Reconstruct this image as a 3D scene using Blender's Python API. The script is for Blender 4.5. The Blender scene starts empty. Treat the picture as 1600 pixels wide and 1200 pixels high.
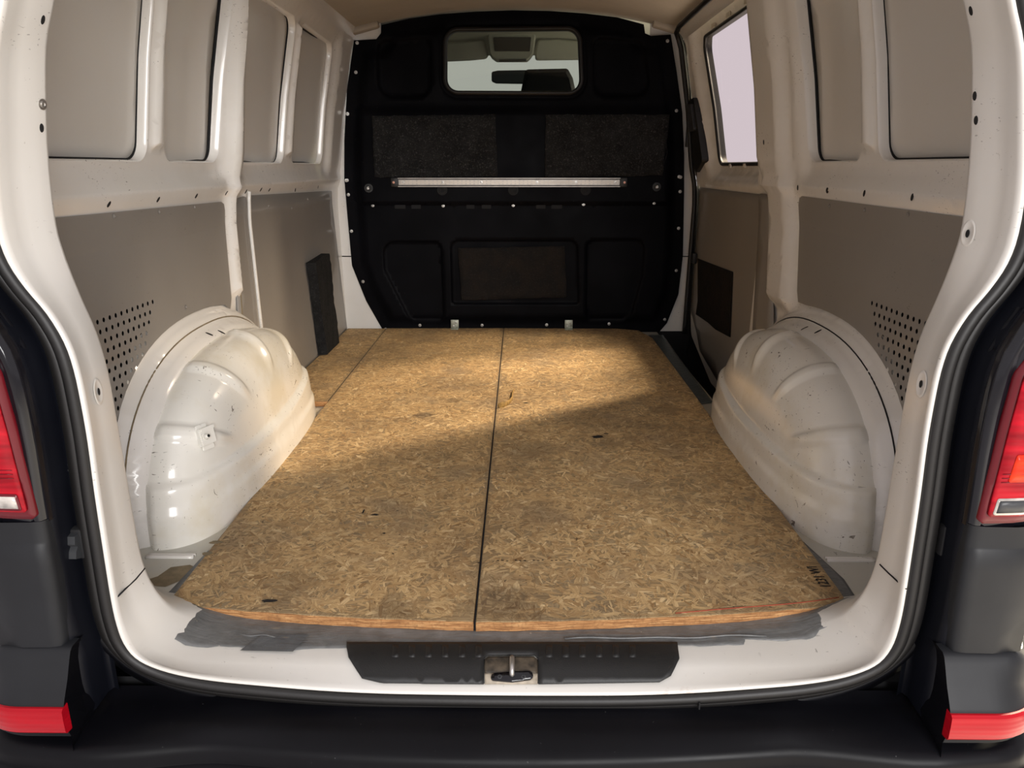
import bpy, bmesh, math, random
import numpy as np
from mathutils import Vector, Matrix
from mathutils.geometry import delaunay_2d_cdt
from mathutils.bvhtree import BVHTree
R = random.Random(7)
S = bpy.context.scene
COL = S.collection
PI = math.pi

# ------------------------------------------------------------------ camera
FPX = 1155.0
TH = math.atan(340/FPX); PS = 12*math.cos(TH)/FPX
CAM = Vector((0.02, 0, 0.765))
c_, s_ = math.cos, math.sin
FW = Vector((-s_(PS)*c_(TH), c_(PS)*c_(TH), -s_(TH)))
RT = Vector((c_(PS), s_(PS), 0))
UP = Vector((-s_(PS)*s_(TH), c_(PS)*s_(TH), c_(TH)))
cam = bpy.data.cameras.new('camera'); co = bpy.data.objects.new('camera', cam); COL.objects.link(co)
co.matrix_world = Matrix(((RT.x, UP.x, -FW.x, CAM.x), (RT.y, UP.y, -FW.y, CAM.y), (RT.z, UP.z, -FW.z, CAM.z), (0, 0, 0, 1)))
cam.sensor_width = 36; cam.lens = FPX/1600*36; cam.clip_start = 0.05
S.camera = co

# ------------------------------------------------------------------ world, lights, exposure
w = bpy.data.worlds.new('world'); S.world = w; w.use_nodes = True
bg = w.node_tree.nodes['Background']
bg.inputs[0].default_value = (0.685, 0.635, 0.655, 1); bg.inputs[1].default_value = 1.12
def area(name, loc, target, sx, sy, power, col):
    l = bpy.data.lights.new(name, 'AREA'); l.shape = 'RECTANGLE'; l.size = sx; l.size_y = sy; l.energy = power; l.color = col
    o = bpy.data.objects.new(name, l); COL.objects.link(o); o.location = loc
    o.rotation_euler = (Vector(target)-Vector(loc)).to_track_quat('-Z', 'Y').to_euler()
    return o
area('rear_fill_light', (1.2, -3.0, 1.7), (-.2, 2, 0.4), 2.2, 1.5, 190, (1.0, 0.985, 0.97))  # added soft fill from behind the camera, stands for no actual lamp
area('side_daylight', (2.955, 4.25, 3.2), (0.2, 2.4, 0.3), 0.22, 2.4, 800, (1.0, 0.88, 0.62))
area('side_daylight', (3.0, 3.15, 3.3), (0.2, 3.0, 0.3), 0.5, 2.0, 330, (1.0, 0.89, 0.64))
S.view_settings.view_transform = 'Standard'; S.view_settings.look = 'None'
S.view_settings.exposure = 0.0; S.view_settings.gamma = 1.0; S.view_settings.use_curve_mapping = False

# ------------------------------------------------------------------ helpers
def px(u, v, ax, val):
    u = float(u); v = float(v)
    d = FW + (u-800)/FPX*RT + (600-v)/FPX*UP
    t = (val-CAM[ax])/d[ax]
    return CAM + d*t
def tag(o, label=None, cat=None, group=None, kind=None):
    if label: o['label'] = label
    if cat: o['category'] = cat
    if group: o['group'] = group
    if kind: o['kind'] = kind
    return o
def empty(name, loc=(0, 0, 0)):
    o = bpy.data.objects.new(name, None); COL.objects.link(o); o.location = loc; o.empty_display_size = .05
    return o
def link(name, me, mat=None, parent=None, smooth=True):
    if mat is not None and not me.materials: me.materials.append(mat)
    if smooth is True: me.shade_smooth()
    elif smooth: me.shade_smooth(); me.set_sharp_from_angle(angle=smooth)
    o = bpy.data.objects.new(name, me); COL.objects.link(o)
    if parent is not None:
        o.parent = parent
        o.matrix_parent_inverse = parent_inv(parent)
    return o
def parent_inv(p):
    m = Matrix.Translation(p.location)
    q = p.parent
    if q is not None: m = q_world(p)
    return m.inverted()
def q_world(p):
    m = Matrix.LocRotScale(p.location, p.rotation_euler, p.scale)
    if p.parent is not None: m = q_world(p.parent) @ p.matrix_parent_inverse @ m
    return m
def mesh(name, V, F, mat, parent=None, smooth=True):
    me = bpy.data.meshes.new(name)
    me.from_pydata([tuple(v) for v in V], [], [tuple(f) for f in F]); me.validate(); me.update()
    return link(name, me, mat, parent, smooth)
def from_bm(name, bm, mat, parent=None, smooth=math.radians(35)):
    me = bpy.data.meshes.new(name); bmesh.ops.recalc_face_normals(bm, faces=bm.faces); bm.to_mesh(me); bm.free()
    return link(name, me, mat, parent, smooth)
def box_bm(bm, c, s, rot=None, bev=0.0, seg=2):
    r = bmesh.ops.create_cube(bm, size=1.0); vs = r['verts']
    m = Matrix.Translation(c) @ (rot.to_4x4() if rot is not None else Matrix()) @ Matrix.Diagonal((s[0], s[1], s[2], 1))
    bmesh.ops.transform(bm, matrix=m, verts=vs)
    if bev > 0:
        es = list({e for v in vs for e in v.link_edges})
        bmesh.ops.bevel(bm, geom=es, offset=bev, segments=seg, profile=.5, affect='EDGES', clamp_overlap=True)
def box(name, c, s, mat, parent=None, rot=None, bev=0.003, seg=2):
    bm = bmesh.new(); box_bm(bm, c, s, rot, bev, seg); return from_bm(name, bm, mat, parent)
def smoothstep(x):
    x = np.clip(x, 0, 1); return x*x*(3-2*x)
def ss(x): x = max(0, min(1, x)); return x*x*(3-2*x)
def rpoly(pts, r, n=6):
    """polygon with rounded corners -> loop"""
    out = []; N = len(pts)
    rs = r if isinstance(r, (list, tuple)) else [r]*N
    for i in range(N):
        p = np.array(pts[i], float); a = np.array(pts[i-1], float); b = np.array(pts[(i+1) % N], float)
        u = (a-p); v = (b-p); lu = np.linalg.norm(u); lv = np.linalg.norm(v); u = u/max(lu, 1e-9); v = v/max(lv, 1e-9)
        if rs[i] <= 0 or np.linalg.norm(u+v) < 1e-4: out.append(tuple(p)); continue
        ang = math.acos(max(-1, min(1, float(u@v))))
        d = min(rs[i]/math.tan(ang/2), lu*.49, lv*.49); rr = d*math.tan(ang/2)
        c = p + (u+v)/np.linalg.norm(u+v)*rr/math.sin(ang/2)
        s = p+u*d-c; e = p+v*d-c
        a0 = math.atan2(s[1], s[0]); a1 = math.atan2(e[1], e[0]); da = (a1-a0+PI) % (2*PI)-PI
        for k in range(n+1):
            t = a0+da*k/n; out.append((c[0]+rr*math.cos(t), c[1]+rr*math.sin(t)))
    return out
def rect(x0, y0, x1, y1, r=0, n=6): return rpoly([(x0, y0), (x1, y0), (x1, y1), (x0, y1)], r, n)
def dens(loop, step):
    out = []; N = len(loop)
    for i in range(N):
        a = np.array(loop[i]); b = np.array(loop[(i+1) % N]); L = np.linalg.norm(b-a)
        if L < 1e-6: continue
        k = max(1, int(math.ceil(L/step)))
        for j in range(k): out.append(tuple(a+(b-a)*j/k))
    return out
def sdf(loop, P):
    """signed distance, negative inside"""
    A = np.array(loop); B = np.roll(A, -1, 0); P = np.asarray(P, float)
    d = np.full(len(P), 1e9); ins = np.zeros(len(P), bool)
    for a, b in zip(A, B):
        ab = b-a; L = ab@ab
        if L < 1e-14: continue
        t = np.clip(((P-a)@ab)/L, 0, 1); q = P-a-t[:, None]*ab
        d = np.minimum(d, (q*q).sum(1))
        cnd = (a[1] > P[:, 1]) != (b[1] > P[:, 1])
        with np.errstate(divide='ignore', invalid='ignore'):
            xx = (b[0]-a[0])*(P[:, 1]-a[1])/(b[1]-a[1])+a[0]
        ins ^= cnd & (P[:, 0] < xx)
    d = np.sqrt(d); return np.where(ins, -d, d)
def offset(loop, o):
    A = np.array(loop); N = len(A)
    ar = 0.5*sum(A[i][0]*A[(i+1) % N][1]-A[(i+1) % N][0]*A[i][1] for i in range(N))
    sg = 1 if ar > 0 else -1
    out = []
    for i in range(N):
        t1 = A[i]-A[i-1]; t2 = A[(i+1) % N]-A[i]
        l1 = np.linalg.norm(t1); l2 = np.linalg.norm(t2)
        if l1 > 1e-9: t1 = t1/l1
        if l2 > 1e-9: t2 = t2/l2
        n1 = np.array([t1[1], -t1[0]])*sg; n2 = np.array([t2[1], -t2[0]])*sg
        m = n1+n2; L = np.linalg.norm(m); m = m/L if L > 1e-6 else n1
        k = 1/max(.5, float(m@n1))
        out.append(tuple(A[i]+m*o*k))
    return out
def sheet_data(region, holes, extra, step, relief, mapf):
    """triangulated pressed sheet: region minus holes in (s,t), mapped with relief by mapf(s,t,d)"""
    pts = []; edges = []
    def addloop(l):
        i0 = len(pts); pts.extend(l); n = len(l)
        edges.extend([(i0+i, i0+(i+1) % n) for i in range(n)])
    reg = dens(region, step); addloop(reg)
    hs = [dens(h, step*.8) for h in holes]
    for h in hs: addloop(h)
    ex = []
    for e in extra:
        e = dens(e, step*.8); ex.append(e)
    A = np.array(reg); x0, y0 = A.min(0); x1, y1 = A.max(0)
    gx = np.arange(x0+step*.5, x1, step); gy = np.arange(y0+step*.5, y1, step)
    G = np.array([(a, b) for b in gy for a in gx])
    G = G + np.random.RandomState(3).uniform(-.08, .08, G.shape)*step
    E = [np.array(e) for e in ex]
    allE = np.vstack(E) if E else np.zeros((0, 2))
    if len(allE):
        di = sdf(reg, allE); k = di < -step*.15
        for h in hs: k &= sdf(h, allE) > step*.12
        allE = allE[k]
    k = sdf(reg, G) < -step*.35
    for h in hs: k &= sdf(h, G) > step*.35
    G = G[k]
    if len(allE) and len(G):
        keep = np.ones(len(G), bool)
        for i in range(0, len(allE), 400):
            D = ((G[:, None, :]-allE[None, i:i+400])**2).sum(2).min(1); keep &= D > (step*.3)**2
        G = G[keep]
    P = [Vector(p) for p in pts]+[Vector(p) for p in allE]+[Vector(p) for p in G]
    r = delaunay_2d_cdt(P, edges, [], 0, 1e-6, False)
    V = np.array([tuple(v) for v in r[0]]); F = np.array([tuple(f) for f in r[2]])
    cen = V[F].mean(1)
    k = sdf(reg, cen) < 0
    for h in hs: k &= sdf(h, cen) > 0
    T_ = V[F]; ar_ = np.abs((T_[:, 1, 0]-T_[:, 0, 0])*(T_[:, 2, 1]-T_[:, 0, 1])-(T_[:, 1, 1]-T_[:, 0, 1])*(T_[:, 2, 0]-T_[:, 0, 0]))
    F = F[k & (ar_ > 2e-4*step*step)]
    d = relief(V) if relief is not None else np.zeros(len(V))
    W_ = [mapf(V[i, 0], V[i, 1], d[i]) for i in range(len(V))]
    return W_, F.tolist()
def sheet(name, region, holes, extra, step, relief, mapf, mat, parent=None, thick=0, smooth=True):
    V, F = sheet_data(region, holes, extra, step, relief, mapf)
    o = mesh(name, V, F, mat, parent, smooth)
    if thick:
        m = o.modifiers.new('thickness', 'SOLIDIFY'); m.thickness = thick; m.offset = 0
    return o
def loft(name, rows, mat, parent=None, closed=False, closed_rows=False, smooth=True, cap=False):
    n = len(rows[0]); V = [p for r in rows for p in r]; F = []
    for i in range(len(rows)-(0 if closed_rows else 1)):
        a = i*n; b = ((i+1) % len(rows))*n
        for j in range(n-(0 if closed else 1)):
            k = (j+1) % n; F.append((a+j, a+k, b+k, b+j))
    if cap:
        F.append(tuple(range(n-1, -1, -1))); F.append(tuple((len(rows)-1)*n+j for j in range(n)))
    return mesh(name, V, F, mat, parent, smooth)
def tube(name, path, r, mat, parent=None, closed=False, seg=8, sx=1.0):
    P = [Vector(p) for p in path]; N = len(P); rows = []; prev = None
    for i in range(N):
        if closed: t = P[(i+1) % N]-P[i-1]
        else: t = P[min(i+1, N-1)]-P[max(i-1, 0)]
        t.normalize()
        ref = prev if prev is not None else (Vector((0, 0, 1)) if abs(t.z) < .9 else Vector((0, 1, 0)))
        a = (ref - t*ref.dot(t)).normalized(); b = t.cross(a); prev = a
        rr = r[i] if isinstance(r, (list, tuple)) else r
        rows.append([P[i]+a*rr*math.cos(2*PI*k/seg)+b*rr*sx*math.sin(2*PI*k/seg) for k in range(seg)])
    return loft(name, rows, mat, parent, closed=True, closed_rows=closed, cap=not closed)
def plate(name, loop, mapf, thick, mat, parent=None, bev=0.0015, smooth=math.radians(30)):
    """thick flat plate from a loop; mapf(s,t,d) gives 3D at depth d"""
    L = loop; n = len(L)
    ins = offset(L, -bev)
    rows = [[mapf(p[0], p[1], 0) for p in ins], [mapf(p[0], p[1], bev) for p in L], [mapf(p[0], p[1], thick) for p in L]]
    V = [p for r in rows for p in r]; F = []
    for i in range(2):
        for j in range(n):
            k = (j+1) % n; F.append((i*n+j, i*n+k, (i+1)*n+k, (i+1)*n+j))
    F.append(tuple(range(n))); F.append(tuple(2*n+j for j in range(n-1, -1, -1)))
    return mesh(name, V, F, mat, parent, smooth)
BV = {}
def bvh(o):
    if o.name not in BV:
        me = o.data; m = q_world(o)
        if o.parent is not None: m = q_world(o)
        BV[o.name] = BVHTree.FromPolygons([m @ v.co for v in me.vertices], [tuple(p.vertices) for p in me.polygons])
    return BV[o.name]
def hit(o, u, v):
    u = float(u); v = float(v)
    d = (FW + (u-800)/FPX*RT + (600-v)/FPX*UP).normalized()
    r = bvh(o).ray_cast(CAM, d)
    if r[0] is None: return None, None
    n = r[1]
    if n.dot(d) > 0: n = -n
    return r[0], n
def frame_at(p, n):
    n = n.normalized(); q = n.to_track_quat('Z', 'Y'); return Matrix.Translation(p) @ q.to_matrix().to_4x4()
PROTO = {}
def disc_mesh(kind, r, h, mat, seg=12):
    """screw head / hole disc meshes, shared"""
    key = (kind, round(r, 5), round(h, 5), mat.name)
    if key in PROTO: return PROTO[key]
    prof = {'screw': [(r, 0), (r*.97, h*.6), (r*.7, h), (r*.4, h), (r*.3, h*.55), (0, h*.5)],
            'hole': [(r*1.15, 0), (r*1.08, h), (r, h), (0, h*.7)],
            'washer': [(r, 0), (r, h*.35), (r*.62, h*.4), (r*.58, h), (r*.3, h*1.05), (r*.22, h*.6), (0, h*.6)]}[kind]
    V = []; F = []
    for a, z in prof[:-1]:
        for k in range(seg): V.append((a*math.cos(2*PI*k/seg), a*math.sin(2*PI*k/seg), z))
    for i in range(len(prof)-2):
        for k in range(seg):
            j = (k+1) % seg; F.append((i*seg+k, i*seg+j, (i+1)*seg+j, (i+1)*seg+k))
    V.append((0, 0, prof[-1][1])); b = (len(prof)-2)*seg
    for k in range(seg): F.append((b+k, b+(k+1) % seg, len(V)-1))
    me = bpy.data.meshes.new(kind); me.from_pydata(V, [], F); me.materials.append(mat); me.shade_smooth(); me.set_sharp_from_angle(angle=.7)
    PROTO[key] = me; return me
def place(name, me, p, n, parent, sc=(1, 1, 1), spin=0, label=None):
    o = bpy.data.objects.new(name, me); COL.objects.link(o)
    m = frame_at(p, n) @ Matrix.Rotation(spin, 4, 'Z') @ Matrix.Diagonal((*sc, 1))
    if parent is not None: m = q_world(parent).inverted() @ m; o.parent = parent
    o.matrix_local = m
    if label: o['label'] = label
    return o

# ------------------------------------------------------------------ materials
class NT:
    def __init__(s, name):
        s.m = bpy.data.materials.new(name); s.m.use_nodes = True; s.t = s.m.node_tree; s.t.nodes.clear()
        s.out = s.t.nodes.new('ShaderNodeOutputMaterial'); s.b = s.t.nodes.new('ShaderNodeBsdfPrincipled')
        s.t.links.new(s.b.outputs[0], s.out.inputs[0])
        s.tc = s.t.nodes.new('ShaderNodeTexCoord')
    def n(s, ty, **k):
        o = s.t.nodes.new('ShaderNode'+ty)
        for a, b in k.items(): setattr(o, a, b)
        return o
    def l(s, a, b): s.t.links.new(a, b)
    def val(s, sock, v):
        if hasattr(v, 'is_output') or hasattr(v, 'links'): s.l(v, sock)
        else: sock.default_value = v
    def mapping(s, scale=(1, 1, 1), rot=(0, 0, 0), loc=(0, 0, 0), src=None):
        m = s.n('Mapping'); s.l(src or s.tc.outputs['Object'], m.inputs[0])
        m.inputs['Scale'].default_value = scale; m.inputs['Rotation'].default_value = rot; m.inputs['Location'].default_value = loc
        return m.outputs[0]
    def noise(s, scale, detail=4, rough=.55, vec=None, dist=0):
        o = s.n('TexNoise'); o.inputs['Scale'].default_value = scale; o.inputs['Detail'].default_value = detail
        o.inputs['Roughness'].default_value = rough; o.inputs['Distortion'].default_value = dist
        s.l(vec or s.tc.outputs['Object'], o.inputs['Vector']); return o.outputs[0]
    def ramp(s, f, st, interp='LINEAR'):
        r = s.n('ValToRGB'); s.l(f, r.inputs[0]); e = r.color_ramp.elements; r.color_ramp.interpolation = interp
        while len(e) < len(st): e.new(.5)
        for x, (p, c) in zip(e, st):
            x.position = p; x.color = (c, c, c, 1) if isinstance(c, (int, float)) else (*c, 1)
        return r.outputs[0]
    def mix(s, f, a, b, blend='MIX'):
        m = s.n('Mix', data_type='RGBA', blend_type=blend)
        s.val(m.inputs[0], f)
        for i, v in ((6, a), (7, b)):
            if isinstance(v, tuple): m.inputs[i].default_value = (*v, 1)
            else: s.l(v, m.inputs[i])
        return m.outputs[2]
    def math(s, op, a, b=0.0, c=None):
        m = s.n('Math', operation=op); s.val(m.inputs[0], a); s.val(m.inputs[1], b)
        if c is not None: s.val(m.inputs[2], c)
        return m.outputs[0]
    def bump(s, h, strength=.3, dist=.002):
        b = s.n('Bump'); b.inputs['Strength'].default_value = strength; b.inputs['Distance'].default_value = dist
        s.l(h, b.inputs['Height']); s.l(b.outputs[0], s.b.inputs['Normal'])
    def set(s, **k):
        names = dict(col='Base Color', rough='Roughness', metal='Metallic', spec='Specular IOR Level', coat='Coat Weight', crough='Coat Roughness', alpha='Alpha')
        for a, v in k.items():
            i = s.b.inputs[names[a]]
            if isinstance(v, tuple): i.default_value = (*v, 1)
            else: s.val(i, v)
        return s.m
def plain(name, col, rough=.5, metal=0, coat=0, var=.12, scale=6, bump=0, bscale=200):
    t = NT(name); nz = t.noise(scale, 5)
    f = t.ramp(nz, [(.3, 0.0), (.7, 1.0)])
    t.set(col=t.mix(f, tuple(c*(1-var) for c in col), tuple(min(1, c*(1+var)) for c in col)), rough=rough, metal=metal, coat=coat)
    if bump: t.bump(t.noise(bscale, 3), bump, .001)
    return t.m
def paint(name, col, scuff=.5, rough=.22, rust=False, warm=(.62, .55, .42)):
    t = NT(name)
    big = t.noise(3.1, 4); tint = t.ramp(big, [(.35, 0.0), (.7, .22)])
    c = t.mix(tint, col, warm)
    # short thin scratches, two directions, in clusters
    clu = t.ramp(t.noise(7.0, 3), [(.52, 0.0), (.62, 1.0)])
    for (sc, rot, th) in (((40, 150, 260), (.5, .3, .7), .70), ((170, 60, 220), (.2, .9, .1), .705)):
        a = t.noise(1.0, 2, .5, t.mapping(sc, rot), .4)
        k = t.ramp(a, [(th, 0.0), (th+.015, 1.0)])
        k = t.math('MULTIPLY', k, clu); k = t.math('MULTIPLY', k, scuff)
        c = t.mix(k, c, (.10, .085, .07))
    if scuff > .8:
        for (sc, rot) in (((16, 90, 60), (.3, .8, .2)), ((70, 22, 40), (.9, .2, .5))):
            a = t.noise(1.0, 4, .65, t.mapping(sc, rot), .8)
            k = t.ramp(a, [(.665, 0.0), (.68, .85)])
            c = t.mix(t.math('MULTIPLY', k, t.ramp(t.noise(4.5, 3), [(.47, 0.0), (.56, 1.0)])), c, (.12, .10, .08))
        y = t.ramp(t.noise(5, 5, .6), [(.5, 0.0), (.68, .5)]); c = t.mix(y, c, (.66, .58, .40))
    d = t.ramp(t.noise(120, 2), [(.74, 0.0), (.76, .6*scuff)])
    c = t.mix(d, c, (.2, .16, .12))
    if rust:
        r = t.ramp(t.noise(38, 6, .7), [(.55, 0.0), (.6, 1.0)])
        sp = t.n('SeparateXYZ'); t.l(t.tc.outputs['Object'], sp.inputs[0])
        zz = t.ramp(sp.outputs[2], [(0.0, 1.0), (1.0, 0.0)])
        mr = t.n('MapRange'); t.l(sp.outputs[2], mr.inputs[0]); mr.inputs[1].default_value = -.054; mr.inputs[2].default_value = -.036; mr.inputs[3].default_value = 1; mr.inputs[4].default_value = 0
        r = t.math('MULTIPLY', r, mr.outputs[0])
        mx = t.n('MapRange'); t.l(sp.outputs[0], mx.inputs[0]); mx.inputs[1].default_value = .2; mx.inputs[2].default_value = .3
        r = t.math('MULTIPLY', r, mx.outputs[0])
        c = t.mix(r, c, (.28, .12, .05))
    t.set(col=c, rough=rough, coat=.35, crough=.12)
    t.bump(t.noise(9, 2), .06, .004)
    return t.m
def osb(name, side=False):
    t = NT(name)
    if side:
        a = t.noise(1, 4, .6, t.mapping((22, 22, 420)), .3)
        b = t.noise(160, 3)
        c = t.ramp(a, [(.3, (.20, .085, .028)), (.5, (.46, .22, .08)), (.68, (.70, .40, .17))])
        c = t.mix(t.ramp(b, [(.35, .5), (.5, 0.0)]), c, (.25, .11, .04))
        t.set(col=c, rough=.85); t.bump(a, .8, .003); return t.m
    def layer(scale, seed, str_):
        wv = t.n('TexNoise'); wv.inputs['Scale'].default_value = 5; t.l(t.tc.outputs['Object'], wv.inputs['Vector'])
        vo = t.n('TexVoronoi', feature='F1'); vo.inputs['Scale'].default_value = scale; vo.inputs['Randomness'].default_value = 1
        mp = t.mapping((1, 1, 1), (0, 0, seed), (seed*1.7, seed*.9, 0))
        dsp = t.n('VectorMath', operation='MULTIPLY_ADD'); t.l(wv.outputs[1], dsp.inputs[0]); dsp.inputs[1].default_value = (.16, .16, 0); t.l(mp, dsp.inputs[2])
        t.l(dsp.outputs[0], vo.inputs['Vector'])
        sp = t.n('SeparateColor'); t.l(vo.outputs['Color'], sp.inputs[0])
        ang = t.math('MULTIPLY', sp.outputs[0], 6.283)
        vr = t.n('VectorRotate', rotation_type='Z_AXIS'); t.l(mp, vr.inputs['Vector']); t.l(ang, vr.inputs['Angle'])
        m2 = t.n('Mapping'); t.l(vr.outputs[0], m2.inputs[0]); m2.inputs['Scale'].default_value = str_
        nz = t.n('TexNoise'); nz.inputs['Scale'].default_value = 1; nz.inputs['Detail'].default_value = 5; nz.inputs['Roughness'].default_value = .65; nz.inputs['Distortion'].default_value = .9
        t.l(m2.outputs[0], nz.inputs['Vector'])
        return nz.outputs[0], sp.outputs[1], vo.outputs['Distance']
    a, ac, _ = layer(6, .3, (6, 95, 1))
    b, bc, _ = layer(13, 1.9, (12, 190, 1))
    e, ec, _ = layer(34, 3.1, (34, 330, 1))
    c = None
    for q_, (rz, sc_) in enumerate(((.25, (7, 120, 1)), (1.25, (8, 140, 1)), (2.2, (6, 110, 1)), (.8, (10, 170, 1)))):
        f_ = t.noise(1, 5, .62, t.mapping(sc_, (0, 0, rz), (q_*3.1, q_, 0)), .7)
        cc_ = t.mix(t.ramp(f_, [(.36, 0.0), (.64, 1.0)]), (.225, .140, .062), (.485, .345, .175))
        if c is None: c = cc_
        else: c = t.mix(t.ramp(t.noise(11, 4, .6, t.mapping((1, 1, 1), (0, 0, 0), (q_*5, q_*2, 0)), 1.0), [(.47, 0.0), (.54, 1.0)]), c, cc_)
    c2 = t.mix(t.ramp(b, [(.40, 0.0), (.6, 1.0)]), (.24, .155, .070), (.50, .365, .190))
    c = t.mix(t.ramp(bc, [(.45, 0.0), (.60, .62)]), c, c2)
    c3 = t.mix(t.ramp(e, [(.42, 0.0), (.58, 1.0)]), (.21, .13, .056), (.57, .42, .23))
    c = t.mix(t.ramp(ec, [(.40, 0.0), (.65, .60)]), c, c3)
    c = t.mix(t.ramp(ac, [(.0, .35), (.35, 0.0)]), c, (.27, .16, .07))
    # grime: blotches and dark knots
    g1 = t.ramp(t.noise(2.6, 8, .68), [(.44, 0.0), (.70, .60)])
    c = t.mix(g1, c, (.115, .080, .048))
    g6 = t.ramp(t.noise(5.5, 4, .6, t.mapping((1, 1, 1), (0, 0, 0), (3, 7, 1))), [(.52, 0.0), (.75, .40)])
    c = t.mix(g6, c, (.20, .17, .13))
    g5 = t.ramp(t.noise(1, 4, .7, t.mapping((5, 60, 1), (0, 0, .9)), .6), [(.60, 0.0), (.70, .45)])
    c = t.mix(g5, c, (.13, .078, .035))
    g2 = t.ramp(t.noise(9, 5, .7), [(.60, 0.0), (.74, .65)])
    c = t.mix(g2, c, (.13, .09, .055))
    g4 = t.ramp(t.noise(1, 3, .6, t.mapping((26, 90, 1), (0, 0, .6))), [(.66, 0.0), (.72, .45)])
    c = t.mix(g4, c, (.15, .085, .04))
    g3 = t.ramp(t.noise(55, 2), [(.715, 0.0), (.73, .75)])
    c = t.mix(g3, c, (.05, .03, .02))
    t.set(col=c, rough=.72)
    t.bump(t.math('ADD', a, b), .35, .0015)
    return t.m
def flake_mat(name):
    t = NT(name)
    at_ = t.n('Attribute'); at_.attribute_name = 'tone'; at_.attribute_type = 'GEOMETRY'
    uv = t.n('UVMap'); uv.uv_map = 'fibre'
    mp = t.n('Mapping'); t.l(uv.outputs[0], mp.inputs[0]); mp.inputs['Scale'].default_value = (14, 420, 1)
    f = t.n('TexNoise'); f.inputs['Scale'].default_value = 1; f.inputs['Detail'].default_value = 5; f.inputs['Roughness'].default_value = .65; f.inputs['Distortion'].default_value = .8; t.l(mp.outputs[0], f.inputs['Vector'])
    c = t.ramp(at_.outputs['Fac'], [(0, (.28, .155, .056)), (.3, (.47, .295, .128)), (.65, (.645, .440, .208)), (1, (.86, .65, .36))])
    c = t.mix(t.ramp(f.outputs[0], [(.36, .60), (.52, 0.0)]), c, (.26, .145, .058))
    c = t.mix(t.ramp(f.outputs[0], [(.55, 0.0), (.70, .4)]), c, (.84, .66, .38))
    c = t.mix(t.ramp(t.noise(2.6, 8, .68), [(.46, 0.0), (.70, .62)]), c, (.15, .10, .055))
    c = t.mix(t.ramp(t.noise(6, 4, .6, t.mapping((1, 1, 1), (0, 0, 0), (3, 7, 1))), [(.52, 0.0), (.75, .45)]), c, (.19, .16, .125))
    c = t.mix(t.ramp(t.noise(13, 6, .72), [(.60, 0.0), (.72, .7)]), c, (.10, .07, .042))
    c = t.mix(t.ramp(t.noise(1, 4, .7, t.mapping((5, 70, 1), (0, 0, .9)), .6), [(.62, 0.0), (.70, .5)]), c, (.11, .065, .03))
    c = t.mix(t.ramp(t.noise(60, 2), [(.715, 0.0), (.73, .8)]), c, (.05, .03, .02))
    for (sx_, sy_, r_, k_) in ((-.285, 2.235, .040, .75), (-.20, 2.40, .035, .5), (.50, 2.30, .07, .45), (-.02, 1.16, .10, .6), (-.20, 1.155, .06, .5), (-.42, 1.24, .07, .4), (.28, 2.0, .05, .4), (-.45, 3.35, .18, .3), (.05, 1.95, .10, .35)):
        vd = t.n('VectorMath', operation='DISTANCE'); t.l(t.tc.outputs['Object'], vd.inputs[0]); vd.inputs[1].default_value = (sx_, sy_, 0)
        dd = t.math('ADD', t.math('DIVIDE', vd.outputs['Value'], r_), t.math('MULTIPLY', t.math('SUBTRACT', t.noise(30, 4, .65), .5), 2.2))
        c = t.mix(t.math('MULTIPLY', t.ramp(dd, [(.45, 1.0), (.95, 0.0)]), k_), c, (.075, .048, .028))
    t.set(col=c, rough=.7); t.bump(f.outputs[0], .4, .001)
    return t.m
def felt(name, lint=.5, brown=False):
    t = NT(name)
    a = t.noise(14, 6, .7); b = t.noise(140, 4, .7, None, 1.0)
    c = t.mix(t.ramp(a, [(.35, 0.0), (.7, 1.0)]), (.008, .008, .008), (.020, .020, .020) if not brown else (.018, .013, .010))
    k = t.math('MULTIPLY', t.ramp(b, [(.54, 0.0), (.70, 1.0)]), lint)
    c = t.mix(k, c, (.13, .125, .12))
    t.set(col=c, rough=.95, spec=.2); t.bump(t.noise(90, 5, .7), .8, .003); return t.m
def tape_mat(name, col):
    t = NT(name)
    f = t.noise(22, 5, .6, None, 1.2)
    c = t.mix(t.ramp(f, [(.3, 0.0), (.7, 1.0)]), tuple(x*.75 for x in col), tuple(x*1.25 for x in col))
    k = t.ramp(t.noise(60, 4, .6), [(.69, 0.0), (.72, .8)]); c = t.mix(k, c, (.55, .48, .38))
    s = t.ramp(t.noise(1, 3, .6, t.mapping((9, 60, 1))), [(.66, 0.0), (.7, .5)]); c = t.mix(s, c, (.28, .22, .15))
    t.set(col=c, rough=.33); t.bump(t.noise(1, 4, .6, t.mapping((16, 60, 20)), 1.5), .35, .005); return t.m
def black_gloss(name, col=(.006, .006, .009), rough=.3, bump=.05, dust=.0, spec=.5):
    t = NT(name)
    c = t.mix(t.ramp(t.noise(5, 5), [(.4, 0.0), (.8, 1.0)]), col, tuple(x*1.8+.001 for x in col))
    if dust:
        k = t.ramp(t.noise(160, 3), [(.74, 0.0), (.76, dust)]); c = t.mix(k, c, (.2, .2, .2))
    t.set(col=c, rough=t.ramp(t.noise(8, 4), [(.3, rough*.85), (.8, rough*1.25)]), spec=spec)
    if bump: t.bump(t.noise(7, 2), bump, .004)
    return t.m
def glass(name, tint, gl=.06):
    t = NT(name); t.t.nodes.remove(t.b)
    tr = t.n('BsdfTransparent'); tr.inputs[0].default_value = (*tint, 1)
    g = t.n('BsdfGlossy'); g.inputs['Roughness'].default_value = .02
    m = t.n('MixShader'); m.inputs[0].default_value = gl
    t.l(tr.outputs[0], m.inputs[1]); t.l(g.outputs[0], m.inputs[2]); t.l(m.outputs[0], t.out.inputs[0]); return t.m
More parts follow.
